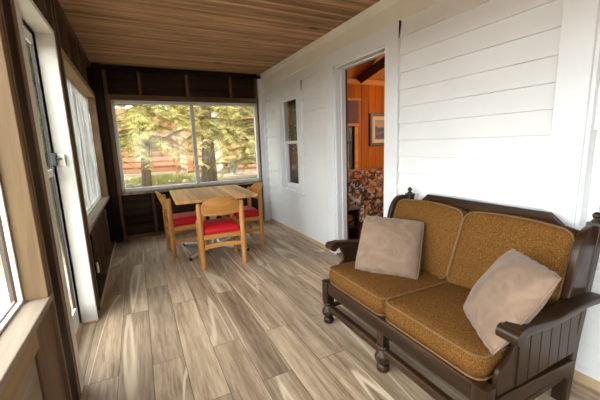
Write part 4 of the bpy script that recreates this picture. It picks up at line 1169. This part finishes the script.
tree((1.78, 9.3, gz(9.3)), 7.9, 2.0, 95, 1.25, 'thick-trunked cedar just right of the far window middle', 'leaf', 0.19, 5, 0.8, None, 3.2)
tree((3.25, 9.0, gz(9.0)), 6.9, 1.8, 90, 0.5, 'dense cedar at the right side of the far window', 'leaf2', 0.09, 8, 0.8, None, 3.0)
tree((-1.7, 10.2, G2), 7.0, 1.9, 70, 0.9, 'cedar at the left edge of the far window', 'leaf2', 0.12, 11, 0.9, None, 4.0)
tree((-1.95, 7.6, gz(7.6)), 6.0, 1.5, 150, 0.3, 'green tree seen through the storm door glass', 'leaf3', 0.12, 13, 1.5, None, 4.5)
tree((6.5, 9.2, gz(9.2)), 6.0, 1.8, 80, 0.2, 'green tree outside the living room window', 'leaf', 0.12, 17)

for i_, (x_, y_, sd_) in enumerate(((-3.2, 17.0, 21), (-0.9, 17.5, 22), (-7.0, 17.0, 23))):
    tree((x_, y_, G2), 8.5, 2.5, 60, 1.2, ['tall dark cedar behind the slat fence, left of the middle one', 'tall dark cedar behind the slat fence nearest the log cabin', 'tall dark cedar at the far left end of the slat fence'][i_], 'leaf2', 0.16, sd_, 1.5)
# picnic bench by the cabin
pb = thing('picnic_bench', 'dark wooden bench standing by the log cabin', 'bench', (2.75, 12.2, G2))
bm = nb(); box(bm, 2.35, 3.15, 12.05, 12.40, G2 + 0.34, G2 + 0.40, 0.008); obj('bench_seat', bm, M['stud'], pb)
for x in (2.42, 3.02):
    bm = nb(); box(bm, x, x + 0.06, 12.07, 12.38, G2, G2 + 0.34, 0.006); obj('leg', bm, M['stud'], pb)
# pale rocks by the window
rr = random.Random(4)
for i, (x, y, s) in enumerate(((-0.28, 9.75, 0.09), (0.02, 9.85, 0.06), (0.80, 10.0, 0.07), (1.20, 9.75, 0.08), (1.50, 10.15, 0.06))):
    bm = nb(); bmesh.ops.create_icosphere(bm, subdivisions=3, radius=1.0)
    for v in bm.verts:
        f = 1 + 0.14 * math.sin(3 * v.co.x + i) * math.cos(4 * v.co.y + 2 * i) + 0.08 * math.sin(6 * v.co.z + i)
        v.co = Vector((v.co.x * s * 1.3 * f + x, v.co.y * s * f + y, v.co.z * s * 0.7 * f + gz(y) + s * 0.35))
    tag(obj('rock', bm, M['stone'], smooth=True), 'pale rock on the ground outside the far window', 'rock', 'pale rocks outside the far window')
# grass tufts
V, Fc = [], []
for i in range(2600):
    x, y = rr.gauss(0.65, 0.5), rr.gauss(10.7, 0.35)
    h = rr.uniform(0.08, 0.26); a = rr.uniform(0, PI); dx, dy = 0.012 * math.cos(a), 0.012 * math.sin(a); lx, ly = rr.uniform(-.06, .06), rr.uniform(-.06, .06)
    i0 = len(V); V.extend([(x - dx, y - dy, G2), (x + dx, y + dy, G2), (x + lx, y + ly, G2 + h)]); Fc.append((i0, i0 + 1, i0 + 2))
me = bpy.data.meshes.new('grass'); me.from_pydata(V, [], Fc); me.materials.append(M['grass'])
go = bpy.data.objects.new('grass', me); C.objects.link(go)
tag(go, 'patch of light green grass beside the gravel path outside', 'grass', None, 'stuff')

pot = thing('garden_urn', 'pale blue-grey garden urn with a tuft of leaves by the log cabin', 'urn', (2.95, 11.0, G2))
bm = nb(); lathe(bm, [(0.10, 0), (0.12, 0.02), (0.07, 0.06), (0.07, 0.10), (0.15, 0.20), (0.19, 0.34), (0.20, 0.38), (0.17, 0.38), (0.15, 0.33)], 0, 0, 20); lobj('bowl', bm, M['urn'], pot, auto=50)
bm = nb()
for i in range(40):
    a = rr.uniform(0, 2 * PI); l = rr.uniform(0.12, 0.28); e = rr.uniform(0.5, 1.4)
    p0 = Vector((0.06 * math.cos(a), 0.06 * math.sin(a), 0.34)); d = Vector((math.cos(a) * math.cos(e), math.sin(a) * math.cos(e), math.sin(e))); sd = Vector((-math.sin(a), math.cos(a), 0)) * 0.018
    bm.faces.new([bm.verts.new(p) for p in (p0 - sd * 0.4, p0 + sd * 0.4, p0 + d * l * 0.6 + sd, p0 + d * l + Vector((0, 0, -0.02)), p0 + d * l * 0.6 - sd)])
lobj('plant', bm, M['urn_leaf'], pot)
